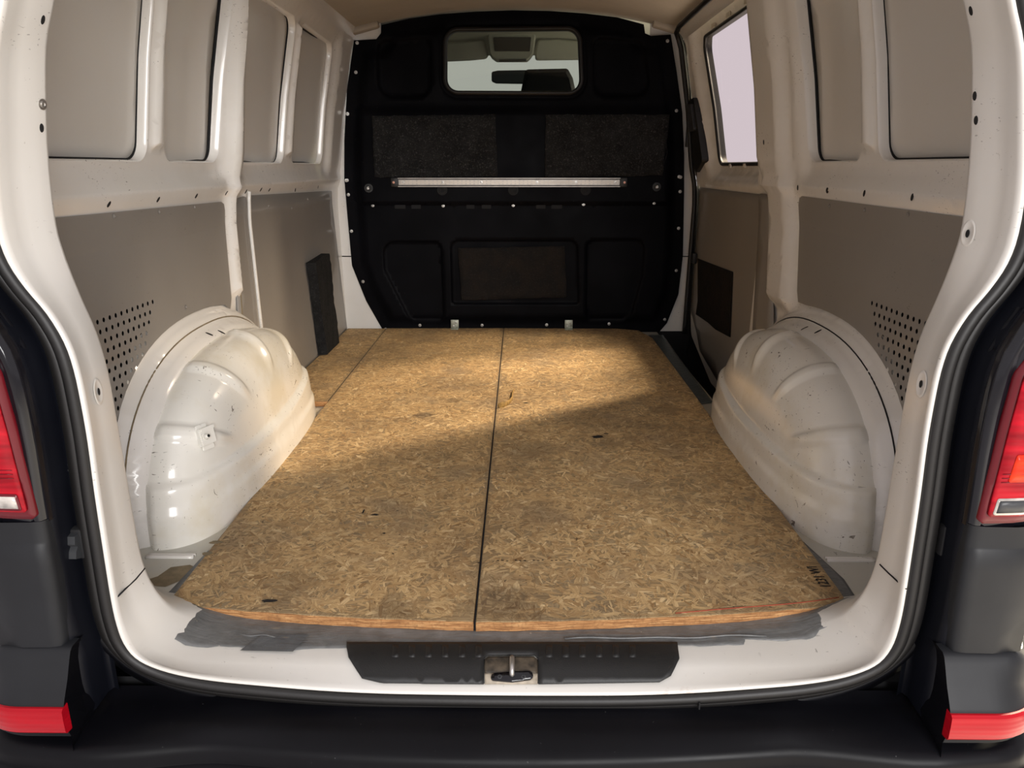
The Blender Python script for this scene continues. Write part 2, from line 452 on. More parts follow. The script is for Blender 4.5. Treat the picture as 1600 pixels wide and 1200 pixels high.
def lens(name, col, dark, ribs=260, rough=.12, vert=False, emis=0):
    t = NT(name)
    a = t.noise(1, 2, .5, t.mapping((6, 6, 60)))
    rb = t.n('TexWave', wave_type='BANDS', bands_direction='X' if vert else 'Z'); rb.inputs['Scale'].default_value = 38; t.l(t.tc.outputs['Object'], rb.inputs['Vector'])
    c = t.mix(t.ramp(a, [(.35, 0.0), (.65, 1.0)]), dark, col)
    t.set(col=c, rough=.3, coat=.12, crough=.05, spec=.2)
    t.bump(rb.outputs[1], .12, .002); return t.m
M = {}
M['white'] = paint('white_paint', (.82, .80, .765), .8)
M['white_arch'] = paint('white_paint_scuffed', (.83, .815, .76), 1.0, .2)
M['white_sill'] = paint('white_paint_sill', (.72, .70, .66), .5, .3, rust=True)
M['floorpaint'] = paint('floor_paint', (.52, .51, .46), 1.0, .45, warm=(.36, .34, .27))
M['pane'] = paint('blanking_paint', (.66, .645, .615), .08, .42)
M['headliner'] = plain('roof_lining', (.42, .375, .31), .85, var=.06)
M['panel'] = paint('grey_hardboard', (.275, .255, .232), .5, .5, warm=(.17, .15, .125))
M['osb'] = osb('osb_top'); M['flake'] = flake_mat('osb_flakes'); M['osbside'] = osb('osb_side', True)
M['felt'] = felt('black_felt', .55); M['feltd'] = felt('dark_felt', .12, True); M['felt2'] = felt('rubber_mat', .25)
M['tape'] = tape_mat('grey_duct_tape', (.145, .147, .145)); M['tape2'] = tape_mat('teal_grey_tape', (.085, .105, .11)); M['tape3'] = tape_mat('slate_tape', (.095, .10, .105))
M['black'] = black_gloss('bulkhead_black', (.0022, .0022, .0032), .5, .05, .3, .05)
M['body'] = black_gloss('body_black', (.0035, .004, .0065), .40, 0, .15, .22)
M['bodygloss'] = black_gloss('gloss_black', (.004, .004, .006), .1, 0)
M['bumper'] = black_gloss('bumper_black', (.0022, .0022, .0033), .42, .03, .25, .18)
M['satin'] = black_gloss('satin_dark_grey', (.0075, .0082, .0098), .45, .0, spec=.35)
M['rubber'] = plain('rubber', (.0075, .0068, .0065), .5, var=.25, bump=.2, bscale=90)
M['gap'] = plain('dark_gap', (.004, .004, .005), .8)
M['plastic'] = plain('black_plastic', (.012, .012, .012), .5, var=.15, bump=.3, bscale=600)
M['plasticg'] = plain('dark_plastic', (.035, .037, .040), .4, var=.1)
M['alu'] = plain('aluminium', (.42, .385, .35), .42, .85, var=.15, scale=30)
M['steel'] = plain('screw_steel', (.5, .48, .45), .35, .9)
M['zinc'] = plain('zinc', (.34, .35, .29), .5, .6, var=.4, scale=60)
M['copper'] = plain('copper_screw', (.55, .28, .2), .4, .8)
M['red'] = lens('red_lens', (.50, .004, .016), (.24, .002, .008))
M['redrim'] = plain('red_rim', (.12, .003, .008), .3)
M['amber'] = lens('amber_lens', (.80, .055, .010), (.58, .020, .006))
M['clear'] = plain('clear_lens', (.62, .58, .52), .12, .3, coat=1, var=.35, scale=40)
M['reflector'] = lens('red_reflector', (.42, .004, .012), (.34, .003, .010))
M['glass'] = glass('door_glass', (.87, .80, .825)); M['glass2'] = glass('cab_glass', (.70, .745, .68), .05)
M['grey'] = plain('cab_grey_trim', (.46, .46, .40), .8, var=.05); M['grey2'] = plain('cab_dark', (.045, .043, .038), .6)
M['seat'] = plain('seat_cloth', (.012, .012, .015), .9); M['mirror'] = plain('mirror_back', (.012, .016, .022), .35)
M['twig'] = plain('dry_leaf', (.32, .19, .05), .8, var=.4, scale=90)
M['ink'] = plain('marker_ink', (.012, .010, .010), .7); M['redline'] = plain('red_chalk', (.35, .06, .03), .8)
M['ground'] = plain('pale_floor', (.62, .60, .60), .6, var=.05, scale=2)
M['dirt'] = plain('brown_stain', (.20, .155, .09), .7, var=.3, scale=40)

# ------------------------------------------------------------------ side wall profile
_WP = [(-1, .835), (0, .835), (.60, .842), (.68, .836), (.77, .815), (1.0, .785), (1.27, .735), (1.36, .700)]
def W(z):
    for (a, x), (b, y) in zip(_WP, _WP[1:]):
        if z <= b:
            t = (z-a)/(b-a); return x+(y-x)*t
    return _WP[-1][1]
def wmap(sd, off=0.0):
    return lambda s, t, d: Vector((sd*(W(t)+off+d), s, t))
YC, AA, BB, MM = 1.90, .478, .335, 2.35
def arch_loop(a, b, yc, n=28, z0=-.03):
    out = []
    for k in range(n+1):
        ph = PI*k/n; cc = math.cos(ph); si = math.sin(ph)
        out.append((yc+a*math.copysign(abs(cc)**(2/MM), cc), b*max(si, 0)**(2/MM)))
    return [(yc+a, z0)]*(z0 < -.1)+out+[(yc-a, z0)]*(z0 < -.1)
def wall(sd):
    nm = 'wall_left' if sd < 0 else 'wall_right'
    root = empty(nm, (sd*.84, 2.3, 0)); root['kind'] = 'structure'
    Yend = 3.60 if sd < 0 else 2.58
    mp = wmap(sd)
    lean = lambda y, z, k: y + k*(z-.775)
    H = [dict(l=[(1.32, .775), (1.765, .775), (1.80, 1.26), (1.32, 1.26)], n='rearmost'),
         dict(l=[(1.845, .775), (2.18, .775), (2.225, 1.26), (1.855, 1.26)], n='second')]
    if sd < 0:
        H += [dict(l=[(2.32, .775), (2.785, .775), (2.825, 1.262), (2.29, 1.262)], n='third'),
              dict(l=[(2.875, .775), (3.325, .775), (3.35, 1.255), (2.875, 1.262)], n='front')]
    holes = [rpoly(h['l'], .045) for h in H]
    bays = [(rpoly([(1.27, .715), (2.215, .715), (2.255, 1.305), (1.27, 1.305)], .07), .022, .05)]
    if sd < 0: bays.append((rpoly([(2.285, .715), (3.40, .715), (3.42, 1.30), (2.25, 1.30)], .07), .022, .05))
    # flutes between windows
    fl = [(rpoly([(1.775, .80), (1.835, .80), (1.845, 1.25), (1.81, 1.25)], .015), -.016, .018)]
    if sd < 0: fl.append((rpoly([(2.80, .80), (2.865, .80), (2.87, 1.25), (2.835, 1.25)], .015), -.016, .018))
    # proud pillar
    if sd < 0: pil = (rpoly([(2.185, .40), (2.245, .36), (2.262, .68), (2.290, .80), (2.262, 1.33), (2.215, 1.33), (2.205, .8), (2.195, .68)], .02), -.024, .03)
    else: pil = (rpoly([(2.16, .33), (2.40, .33), (2.47, .66), (2.545, .78), (2.55, 1.33), (2.28, 1.33), (2.26, .8), (2.225, .66)], .05), -.030, .05)
    flg = [(arch_loop(AA+.043, BB+.058, YC+.012, 28, -.3), -.030, .020), (arch_loop(AA+.026, BB+.030, YC+.006, 28, -.3), -.040, .022)]
    feats = bays+fl+[pil]+flg
    def relief(V):
        d = np.zeros(len(V))
        for l, dep, wd in feats: d += dep*smoothstep(-sdf(l, V)/wd)
        # rolled ledge below the window bays
        d += -.012*np.exp(-((V[:, 1]-.705)/.018)**2)
        return d
    extra = []
    for l, dep, wd in feats: extra += [l, offset(l, -wd*.5), offset(l, -wd)]
    extra.append([(1.2, .705), (Yend-.03, .705), (Yend-.03, .709), (1.2, .709)])
    # cavity behind perforated panel
    cav = rpoly([(1.44, .24), (1.475, .24), (1.60, .385), (1.72, .43), (1.72, .50), (1.30, .50), (1.30, .24)], .01)
    region = [(1.17, -.03), (Yend, -.03), (Yend, 1.36), (1.17, 1.36)]
    sk = sheet('inner_skin', region, holes+[cav], extra, .026, relief, mp, M['white'], root)
    # reveals + blank panes
    for h, l in zip(H, holes):
        rr = relief(np.array(dens(l, .02))); L = dens(l, .02)
        L2 = offset(L, -.004); L3 = offset(L, .012)
        rows = [[mp(L[i][0], L[i][1], rr[i]) for i in range(len(L))],
                [mp(L2[i][0], L2[i][1], rr[i]+.004) for i in range(len(L))],
                [mp(L2[i][0], L2[i][1], .052) for i in range(len(L))]]
        fr = loft('window_frame', rows, M['white'], root, closed=True)
        big = offset(l, .02)
        pn = sheet('blank_pane', big, [], [], .06, lambda V: .050+.006*np.sin((V[:, 0])*9), mp, M['pane'], root, thick=.003)
        pn['label'] = 'painted blank filling the %s window opening' % h['n']
        tube('pane_seal', [mp(p[0], p[1], .049) for p in offset(L, -.0035)], .0045, M['gap'], fr, closed=True, seg=6)
    # hardboard panels
    hp = wmap(sd, -.005)
    def holes_grid():
        out = []
        for j in range(13):
            z = .462-j*.0212
            ymax = 1.70-.0155*j if j > 0 else 1.70
            if j > 9: ymax = 1.70-.0155*9-.02*(j-9)
            for i in range(13):
                y = ymax-.0235*i-(.004 if j % 2 else 0)
                if y < 1.40: continue
                out.append([(y+.0054*math.cos(a*PI/4), z+.0054*math.sin(a*PI/4)) for a in range(8)])
        return out
    arc = [p for p in arch_loop(AA+.045, BB+.062, YC+.015, 40, 0)]      # from front to rear
    if sd < 0: tr, br, am = (2.188, .668), (2.168, .36), 2.08
    else: tr, br, am = (2.222, .683), (2.165, .385), 2.06
    arcr = [p for p in arc if p[0] < am and p[1] > .17]
    # build outline: top-left, down, arc (rear->front), neck, up
    out = [(1.28, .675), (1.28, .16), (arcr[-1][0]-.012, .16)] + arcr[::-1]
    last = arcr[0]
    out += [(am+.03, last[1]-.006), (br[0]-.018, br[1]+.0), (br[0], br[1]+.03)]
    out += [(tr[0], tr[1]-.025), (tr[0]-.006, tr[1]-.007), (tr[0]-.025, tr[1])]
    pan = sheet('side_panel', out, holes_grid(), [], .035, None, hp, M['panel'], root, thick=.001, smooth=False)
    pan['label'] = 'grey hardboard panel with rows of small round holes'
    if sd < 0:
        o2 = rpoly([(2.254, .672), (2.20, .30), (2.36, .185), (2.368, .676)], [.02, .01, .005, .02])
        o3 = rpoly([(2.392, .677), (2.385, -.015), (3.565, -.015), (3.45, .659)], [.015, 0, .01, .01])
        p2 = sheet('side_panel', o2, [], [], .05, None, hp, M['panel'], root, thick=.004)
        p3 = sheet('side_panel', o3, [], [], .05, None, hp, M['panel'], root, thick=.004)
        p2['label'] = 'narrow grey hardboard strip panel'; p3['label'] = 'large plain grey hardboard panel'
        tube('panel_joint', [hp(2.378+.0*z, z, -.004) for z in np.linspace(.20, .69, 20)], .006, M['white'], root, seg=6)
        tube('panel_edge', [hp(2.250-.05*max(0, (.5-z))**1.0*2.4, z, -.002) for z in np.linspace(.30, .66, 12)], .003, M['dirt'], root, seg=5)
        clips = [(486/2.857, 912/2.857), (706/2.857, 891/2.857), (876/2.857, 875/2.857), (1011/2.857, 862/2.857), (1098/2.857, 855/2.857), (1165/2.857, 846/2.857), (1202/2.857, 848/2.857), (1318/2.857, 848/2.857), (1420/2.857, 834/2.857)]
        scr = [(177, 338), (248, 331), (303, 324), (419, 322), (455, 325), (480, 311), (290, 480)]
    else:
        o2 = rpoly([(2.462, .678), (2.30, .25), (2.50, .18), (2.572, .678)], [.03, .01, .005, .02])
        p2 = sheet('side_panel', o2, [], [], .05, None, wmap(sd, -.012), M['panel'], root, thick=.004)
        p2['label'] = 'narrow grey hardboard strip panel'
        clips = [(1040+590/2.857, 838/2.857), (1040+722/2.857, 850/2.857), (1040+887/2.857, 863/2.857), (1040+1101/2.857, 880/2.857), (1040+438/2.857, 635/2.857)]
        scr = [(1297, 322), (1352, 328), (1420, 334)]
    for u, v in clips:
        p, n = hit(sk, u, v)
        if p: place('clip_hole', disc_mesh('hole', .0045, .0008, M['gap']), p, n, root, (1, 1.5, 1))
    for u, v in scr:
        p, n = hit(pan, u, v)
        if p is None and sd < 0: p, n = hit(p3, u, v)
        if p: place('rivet', disc_mesh('washer', .006, .002, M['panel']), p+n*.002, n, root)
    # wheel arch
    xw = .775; D = .142
    def surf(phi, psi):
        # phi 0..pi around the arch, psi 0 at wall .. pi/2 at inner crown
        e = 2/MM
        cph = math.copysign(abs(math.cos(phi))**e, math.cos(phi)); sph = abs(math.sin(phi))**e
        r = abs(math.cos(psi))**(2/3.0); q = abs(math.sin(psi))**(2/3.0)
        yf = AA
        return Vector((xw-D*q, YC+yf*cph*(r), BB*sph*r))
    NP, NQ = 150, 60
    base = [[surf(PI*i/NP, (PI/2)*(j/NQ)**1.0) for j in range(NQ+1)] for i in range(NP+1)]
    # squarer plan near the floor: blend x so that inner face is a flat wall near the floor
    for i in range(NP+1):
        for j in range(NQ+1):
            p = base[i][j]
    def disp(i, j):
        p = base[i][j]
        a = base[min(i+1, NP)][j]-base[max(i-1, 0)][j]; b = base[i][min(j+1, NQ)]-base[i][max(j-1, 0)]
        n = a.cross(b)
        if n.length < 1e-9: n = Vector((-1, 0, 0))
        n.normalize()
        ctr = Vector((xw, YC, 0))
        if n.dot(p-ctr) < 0: n = -n
        h = 0
        zz = p.z
        h += .013*(1-ss((zz-(.105+.03*ss((p.y-1.9)/.5)))/.014))+.006*(1-ss((zz-.062)/.012))             # skirt stands proud
        ang = math.atan2(p.z/BB, (p.y-YC)/AA)
        for a0, wdt in ((math.radians(143), .050), (math.radians(116), .045), (math.radians(84), .045), (math.radians(55), .04)):
            dd = abs(ang-a0)/wdt
            inr = ss((p.x-(xw-D+.014))/.02)*ss((xw-.004-p.x)/.012)
            h += .0085*(1-ss((dd-.55)/.6))*inr
        h *= ss((xw-p.x)/.02)
        return p+n*h
    V = []; F = []
    for i in range(NP+1):
        for j in range(NQ+1):
            p = disp(i, j); V.append((sd*p.x, p.y, max(p.z, 0)-.021 if p.z < .02 else p.z-.021*(1-ss((p.z-.02)/.1))))
    for i in range(NP):
        for j in range(NQ): F.append((i*(NQ+1)+j, (i+1)*(NQ+1)+j, (i+1)*(NQ+1)+j+1, i*(NQ+1)+j+1))
    wa = mesh('wheel_arch', V, F, M['white_arch'], root)
    wa['label'] = 'white bulging wheel arch housing with pressed ribs and black scuff marks'
    # sealant line round the arch
    tube('sealant_line', [wmap(sd, -.001)(p[0], p[1], -.0295) for p in arch_loop(AA+.027, BB+.031, YC+.006, 50) if p[1] > .03], .0018, M['gap'] if sd > 0 else M['dirt'], root, seg=5)
    for u, v in ([(346, 519), (327, 522)] if sd < 0 else [(1257, 513), (1278, 518)]):
        p, n = hit(sk, u, v)
        if p is None: p, n = hit(wa, u, v)
        if p: place('drain_hole', disc_mesh('hole', .005, .0008, M['gap']), p, n, root, (.7, 1.9, 1))
    return root, sk, pan, wa
WL, skL, panL, archL = wall(-1)
WR, skR, panR, archR = wall(1)


# ------------------------------------------------------------------ floor
def poly_prism(name, pts, z0, z1, mat, parent=None, bev=0, sidemat=None):
    n = len(pts); V = [(x, y, z1) for x, y in pts]+[(x, y, z0) for x, y in pts]
    F = [tuple(range(n)), tuple(range(2*n-1, n-1, -1))]+[(i, n+i, n+(i+1) % n, (i+1) % n) for i in range(n)]
    bm = bmesh.new(); vs = [bm.verts.new(v) for v in V]; fs = [bm.faces.new([vs[i] for i in f]) for f in F]
    bmesh.ops.recalc_face_normals(bm, faces=bm.faces)
    if sidemat is not None:
        for f in bm.faces: f.material_index = 0 if abs(f.normal.z) > .7 else 1
    if bev: bmesh.ops.bevel(bm, geom=[e for e in bm.edges if abs(e.verts[0].co.z-z1) < 1e-6 and abs(e.verts[1].co.z-z1) < 1e-6], offset=bev, segments=2, affect='EDGES')
    me = bpy.data.meshes.new(name); bm.to_mesh(me); bm.free(); me.materials.append(mat)
    if sidemat is not None: me.materials.append(sidemat)
    return link(name, me, None, parent, False)
fl = poly_prism('floor', [(-.93, 1.20), (.93, 1.20), (.93, 2.42), (.70, 2.44), (.70, 3.60), (-.93, 3.60)], -.06, -.0205, M['floorpaint'])
tag(fl, kind='structure')
mesh('stain', [(x, y, -.0198) for x, y in [(-.745, 1.262), (-.70, 1.30), (-.69, 1.335), (-.655, 1.345), (-.63, 1.33), (-.635, 1.30), (-.655, 1.275), (-.668, 1.262), (-.69, 1.265), (-.70, 1.245), (-.715, 1.232), (-.705, 1.258)]], [tuple(range(12))], M['dirt'], fl, False)
# pressed ribs across the bare floor at the rear corners
for sd in (-1, 1):
    for k in range(2):
        tube('floor_rib', [(sd*x, 1.385-.01*k-.0*x, -.0205) for x in np.linspace(.66, .76, 8)], .004+.002*k, M['white'], fl, seg=6)
# side door step well
st = empty('step_well', (.78, 3.0, -.2)); tag(st, kind='structure')
mesh('well_wall', [(.70, 2.42, -.02), (.70, 3.6, -.02), (.70, 3.6, -.28), (.70, 2.42, -.28)], [(0, 1, 2, 3)], M['gap'], st, False)
mesh('well_wall', [(.70, 2.42, -.02), (1.0, 2.42, -.02), (1.0, 2.42, -.28), (.70, 2.42, -.28)], [(0, 1, 2, 3)], M['gap'], st, False)
mesh('well_wall', [(.70, 3.6, -.02), (1.0, 3.6, -.02), (1.0, 3.6, -.28), (.70, 3.6, -.28)], [(0, 1, 2, 3)], M['gap'], st, False)
box('step_tread', (.85, 3.0, -.29), (.34, 1.22, .02), M['plastic'], st)

# ------------------------------------------------------------------ OSB boards
def wob(a, b, n, amp, rnd):
    out = []
    for i in range(n):
        t = i/n; p = np.array(a)*(1-t)+np.array(b)*t; d = np.array(b)-np.array(a); d = d/np.linalg.norm(d)
        out.append(tuple(p+np.array([-d[1], d[0]])*rnd.uniform(-amp, amp)))
    return out
rr = random.Random(5)
def rear_y(x): return 1.125+.050*(abs(x+.04)/.6)**1.7
xs = np.linspace(-.600, -.059, 26)
left = [(x, rear_y(x)+rr.uniform(-.0012, .0012)) for x in xs]
left = [(-.622, rear_y(-.6)+.035), (-.618, rear_y(-.6)+.012)]+left+[(-.0575, 3.575)]+[(-.634, 3.565)]
b1 = poly_prism('strand_board', left, -.019, 0, M['osb'], None, .0012, M['osbside'])
tag(b1, 'large grimy oriented strand board covering the left half of the van floor', 'board', 'strand boards laid on the van floor')
xs = np.linspace(-.0545, .600, 28)
right = [(x, rear_y(x)-.001+rr.uniform(-.0012, .0012)) for x in xs]
right = right+[(.622, rear_y(.6)+.02), (.624, rear_y(.6)+.05), (.640, 3.36), (.60, 3.53), (.50, 3.568), (-.0545, 3.575)]
b2 = poly_prism('strand_board', right, -.019, .0, M['osb'], None, .0012, M['osbside'])
tag(b2, 'large oriented strand board on the right, with black marker numbers at its rear corner', 'board', 'strand boards laid on the van floor')
b3 = poly_prism('strand_board', [(-.6300, 2.385), (-.6352, 3.560), (-.824, 3.560), (-.824, 2.66), (-.75, 2.40), (-.72, 2.385)], -.019, 0, M['osb'], None, .0012, M['osbside'])
tag(b3, 'small oriented strand board strip at the front left beside the wheel arch', 'board', 'strand boards laid on the van floor')
def flakes(board, poly, z0, count, seed):
    rn = np.random.RandomState(seed); A = np.array(poly); lo = A.min(0); hi = A.max(0)
    C_ = rn.uniform(lo, hi, (count, 2)); k = sdf(poly, C_) < -.003; C_ = C_[k]; n = len(C_)
    ang = rn.uniform(0, PI, n)+0; big = rn.uniform(0, 1, n)**1.8
    L = .010+.048*big; Wd = (.0022+.010*rn.uniform(0, 1, n)**1.6)*(.6+.7*big)
    tm = np.array([(-.5, -.15), (-.32, -.5), (.30, -.45), (.5, -.05), (.36, .5), (-.25, .45)])
    sh = tm[None]+rn.uniform(-.13, .13, (n, 6, 2))
    bend = rn.uniform(-.10, .10, n)
    lx = sh[:, :, 0]*L[:, None]; ly = sh[:, :, 1]*Wd[:, None]+bend[:, None]*(sh[:, :, 0]**2)*L[:, None]
    ca, sa = np.cos(ang)[:, None], np.sin(ang)[:, None]
    X = C_[:, 0:1]+lx*ca-ly*sa; Y = C_[:, 1:2]+lx*sa+ly*ca
    P = np.stack([X, Y], 2).reshape(-1, 2); ok = (sdf(poly, P) < -.0004).reshape(n, 6).all(1)
    idx = np.where(ok)[0]; X, Y, lx, ly, big = X[idx], Y[idx], lx[idx], ly[idx], big[idx]; n = len(idx)
    order = np.argsort(-big+rn.uniform(-.35, .35, n)); rank = np.empty(n); rank[order] = np.arange(n)/n
    Z = z0+.00015+.0008*rank[:, None]+np.zeros((n, 6))
    V = np.stack([X, Y, Z], 2).reshape(-1, 3)
    F = [tuple(range(6*i, 6*i+6)) for i in range(n)]
    me = bpy.data.meshes.new('wood_flakes'); me.from_pydata(V.tolist(), [], F)
    at_ = me.attributes.new('tone', 'FLOAT', 'FACE'); at_.data.foreach_set('value', np.clip(rn.normal(.5, .19, n), 0, 1).astype(np.float32))
    uvl = me.uv_layers.new(name='fibre'); off_ = rn.uniform(0, 40, (n, 1))
    uvl.data.foreach_set('uv', np.stack([lx+off_, ly+off_*.37], 2).reshape(-1).astype(np.float32))
    o = link('wood_flakes', me, M['flake'], board, False); o['kind'] = 'stuff'; return o
flakes(b1, left, 0, 20000, 1); flakes(b2, right, 0, 20000, 2); flakes(b3, [(-.6300, 2.385), (-.6352, 3.560), (-.824, 3.560), (-.824, 2.66), (-.75, 2.40), (-.72, 2.385)], 0, 3000, 3)
mesh('joint_shadow', [(-.6305, 2.39, -.0008), (-.6275, 2.39, -.0008), (-.6338, 3.56, -.0008), (-.6362, 3.56, -.0008)], [(0, 1, 2, 3)], M['gap'], b1, False)
mesh('joint_shadow', [(-.0575, 1.10, -.001), (-.0545, 1.10, -.001), (-.0545, 3.57, -.001), (-.0575, 3.57, -.001)], [(0, 1, 2, 3)], M['gap'], b1, False)
def text(name, body, size, loc, rot, mat, parent, depth=.0004, sc=(1, 1, 1)):
    cu = bpy.data.curves.new(name, 'FONT'); cu.body = body; cu.size = size; cu.extrude = depth; cu.align_x = 'LEFT'; cu.offset = size*.012
    cu.materials.append(mat); o = bpy.data.objects.new(name, cu); COL.objects.link(o); o.location = loc; o.rotation_euler = rot; o.scale = sc
    bpy.context.view_layer.update()
    me = bpy.data.meshes.new_from_object(o.evaluated_get(bpy.context.evaluated_depsgraph_get()))
    bpy.data.objects.remove(o); me.transform(Matrix.LocRotScale(Vector(loc), Matrix.Rotation(rot[2], 3, 'Z').to_quaternion(), Vector(sc)))
    return link(name, me, mat, parent, False)
tx = text('marker_writing', '1231 WI', .030, (.612, 1.238, .0014), (0, 0, PI/2), M['ink'], b2, .0002, (.72, .95, 1))
tx['label'] = 'handwritten black marker numbers'
tube('chalk_line', [(x, 1.135+.068*(x/.6)**2+.002*math.sin(x*20), .0012) for x in np.linspace(.30, .612, 24)], .0009, M['redline'], b2, seg=5)['label'] = 'thin red line'
def blob(name, u, v, r, mat, parent, sx=1.0, sy=1.0, z=.0014, seed=1):
    rn = random.Random(seed); p = px(u, v, 2, 0); n = 14
    V = [(p.x+r*sx*math.cos(2*PI*k/n)*rn.uniform(.6, 1.2), p.y+r*sy*math.sin(2*PI*k/n)*rn.uniform(.6, 1.2), z) for k in range(n)]
    return mesh(name, V, [tuple(range(n))], mat, parent, False)
for i, (u, v, r, sx, sy) in enumerate([(338, 848, .011, 1.3, .7), (324, 866, .012, 1, .8), (586, 805, .011, .8, .5), (568, 800, .008, .3, 1.6), (600, 834, .005, 1, .6), (420, 940, .010, 1.6, .6)]):
    blob('stain', u, v, r, M['dirt'] if i in (0, 1) else M['ink'], b1, sx, sy, seed=i)
for i, (u, v, r, sx, sy) in enumerate([(822, 630, .010, 1.0, .5), (934, 683, .016, 1.2, .8), (947, 678, .007, 1, .6), (748, 880, .004, 1, .6)]):
    blob('stain', u, v, r, M['ink'], b2, sx, sy, seed=i+20)
for i, u in enumerate(range(778, 900, 7)):
    if i % 4 != 3: blob('marker_dot', u, 877+R.uniform(-1, 1), .0025, M['ink'], b2, 1.2, .7, seed=i+50)
# dry curled leaf stalk
pts = [px(u, v, 2, .005) for u, v in [(779, 635), (785, 634), (792, 631), (797, 627), (800, 622), (800.5, 616), (802, 611), (804, 608)]]
tw = tube('dry_stalk', pts, [.011, .013, .010, .008, .007, .006, .005, .002], M['twig'], None, seg=8, sx=.45)
tag(tw, 'curled dry brown leaf stalk lying on the boards near the centre joint', 'leaf')

# ------------------------------------------------------------------ duct tape
def strip(name, rear, front, z, mat, label, nseg=90, nrow=10, amp=.0022, seed=1, parent=None, frearz=None, jag=.004):
    rn = np.random.RandomState(seed); ph = rn.uniform(0, 6, 12); rows = []
    A = np.array(rear, float); B = np.array(front, float)
    ta = np.linspace(0, 1, len(A)); tb = np.linspace(0, 1, len(B))
    for j in range(nrow+1):
        s = j/nrow; row = []
        for i in range(nseg+1):
            t = i/nseg
            a = np.array([np.interp(t, ta, A[:, k]) for k in range(2)]); b = np.array([np.interp(t, tb, B[:, k]) for k in range(2)])
            p = a*(1-s)+b*s
            if j == 0: p = p+np.array([0, 1])*jag*(math.sin(t*61+ph[0])*math.sin(t*23+ph[1])+.4*rn.uniform(-1, 1))
            h = amp*abs(math.sin(9*t*2+ph[2]+2.4*s)*math.sin(31*t+ph[3]+4*s)*math.sin(13*s+7*t+ph[4]))*(.3+.7*abs(math.sin(5*t+ph[5])))
            h += amp*.8*math.exp(-((s-.45-.12*math.sin(7*t+ph[6]))/.07)**2)*abs(math.sin(3*t+ph[7]))
            zz = z+h
            if frearz: zz += frearz(p[0], p[1])
            row.append((p[0], p[1], zz))
        rows.append(row)
    o = loft(name, rows, mat, parent)
    m = o.modifiers.new('thickness', 'SOLIDIFY'); m.thickness = .0007
    if label: tag(o, label, 'tape')
    return o
strip('duct_tape', [(.615, 1.175), (.632, 1.30), (.628, 1.42)], [(.658, 1.215), (.664, 1.30), (.640, 1.452)], -.0190, M['tape3'], 'short smooth slate grey tape beside the right board at the rear right corner', 20, 4, .0004, 7, jag=0)
strip('duct_tape', [(.644, 3.50), (.642, 3.0), (.640, 2.42)], [(.715, 3.50), (.700, 3.0), (.690, 2.44)], -.0165, M['tape2'], 'long teal grey tape between the right board and the black side door step', 60, 5, .002, 9, jag=0)
strip('duct_tape', [(-.655, 1.185), (-.650, 1.25), (-.640, 1.40)], [(-.600, 1.17), (-.60, 1.25), (-.600, 1.40)], -.0190, M['tape3'], 'sliver of dark tape under the left board at its rear left corner', 14, 3, .0004, 8, jag=0)

# ------------------------------------------------------------------ roof and front corners
def ceil_z(x): return 1.350+.082*(1-(abs(x)/.71)**2.2)
rows = []
for y in np.linspace(1.14, 3.62, 30):
        rows.append([(x, y, ceil_z(x)-.010*math.exp(-((y-2.35)/.05)**2)) for x in np.linspace(-.74, .74, 40)])
ce = loft('ceiling', rows, M['headliner']); tag(ce, kind='structure')
YP = 3.585
for sd in (-1, 1):
    o = mesh('trim_1' if sd < 0 else 'trim_2', [(sd*.56, YP+.02, -.02), (sd*(.90 if sd < 0 else .845), YP+.02, -.02), (sd*(.90 if sd < 0 else .845), YP+.02, .345), (sd*.74, YP+.02, .345), (sd*.60, YP+.02, .02)], [(0, 1, 2, 3, 4)], M['white'], None, False)
    m = o.modifiers.new('t', 'SOLIDIFY'); m.thickness = .012; tag(o, kind='structure')
    o = mesh('trim_3' if sd < 0 else 'trim_4', [(sd*.72, YP+.024, .350), (sd*(.90 if sd < 0 else .845), YP+.024, .350), (sd*(.90 if sd < 0 else .845), YP+.024, .85), (sd*.70, YP+.024, 1.45), (sd*.60, YP+.024, 1.45), (sd*.60, YP+.024, 1.30), (sd*.70, YP+.024, 1.1)], [(0, 1, 2, 3, 4, 5, 6)], M['white'], None, False)
    m = o.modifiers.new('t', 'SOLIDIFY'); m.thickness = .012; tag(o, kind='structure')
    # roof rail gusset in each top corner
    o = box('trim_%d' % (5 if sd < 0 else 6), (sd*.665, YP-.02, 1.352), (.13, .05, .03), M['headliner'], None, Matrix.Rotation(sd*.25, 3, 'Y'), .01); tag(o, kind='structure')
    # cant rail joining wall and roof
    rows = [[(sd*(.742-.04*ss(k/8)), y, 1.30+.065*k/8) for k in range(9)] for y in np.linspace(1.2, 3.58, 12)]
    o = loft('cant_rail', rows, M['white'], WL if sd < 0 else WR)

# ------------------------------------------------------------------ bulkhead
BK = empty('bulkhead', (0, YP, 0)); tag(BK, 'black steel bulkhead with a small window closing off the cab', 'partition')
def P2(u, v):
    p = px(u, v, 1, YP); return (p.x, p.z)
outl = [(553, 63), (588, 61), (595, 52), (596, 39), (640, 29), (690, 22), (744, 18), (800, 16), (860, 17), (915, 21), (964, 27), (1006, 38), (1008, 52), (1017, 56), (1048, 54), (1057, 110), (1066, 175), (1069, 240), (1069, 300), (1067, 400), (1060, 460), (1042, 505), (1030, 519), (600, 519), (572, 470), (550, 415), (544, 350), (538, 280), (538, 220), (542, 140)]
OUT = [P2(*p) for p in outl]
mpB = lambda s, t, d: Vector((s, YP+d, t))
winL = rpoly([P2(697, 144), P2(908, 145), P2(904, 46), P2(697, 48)], .055, 8)
winO = offset(winL, .022)
body = offset(dens(OUT, .03), -.055)
ear1 = rpoly([P2(588, 62), P2(676, 56), P2(676, 155), P2(590, 155)], [.04, .04, .07, .07], 6)
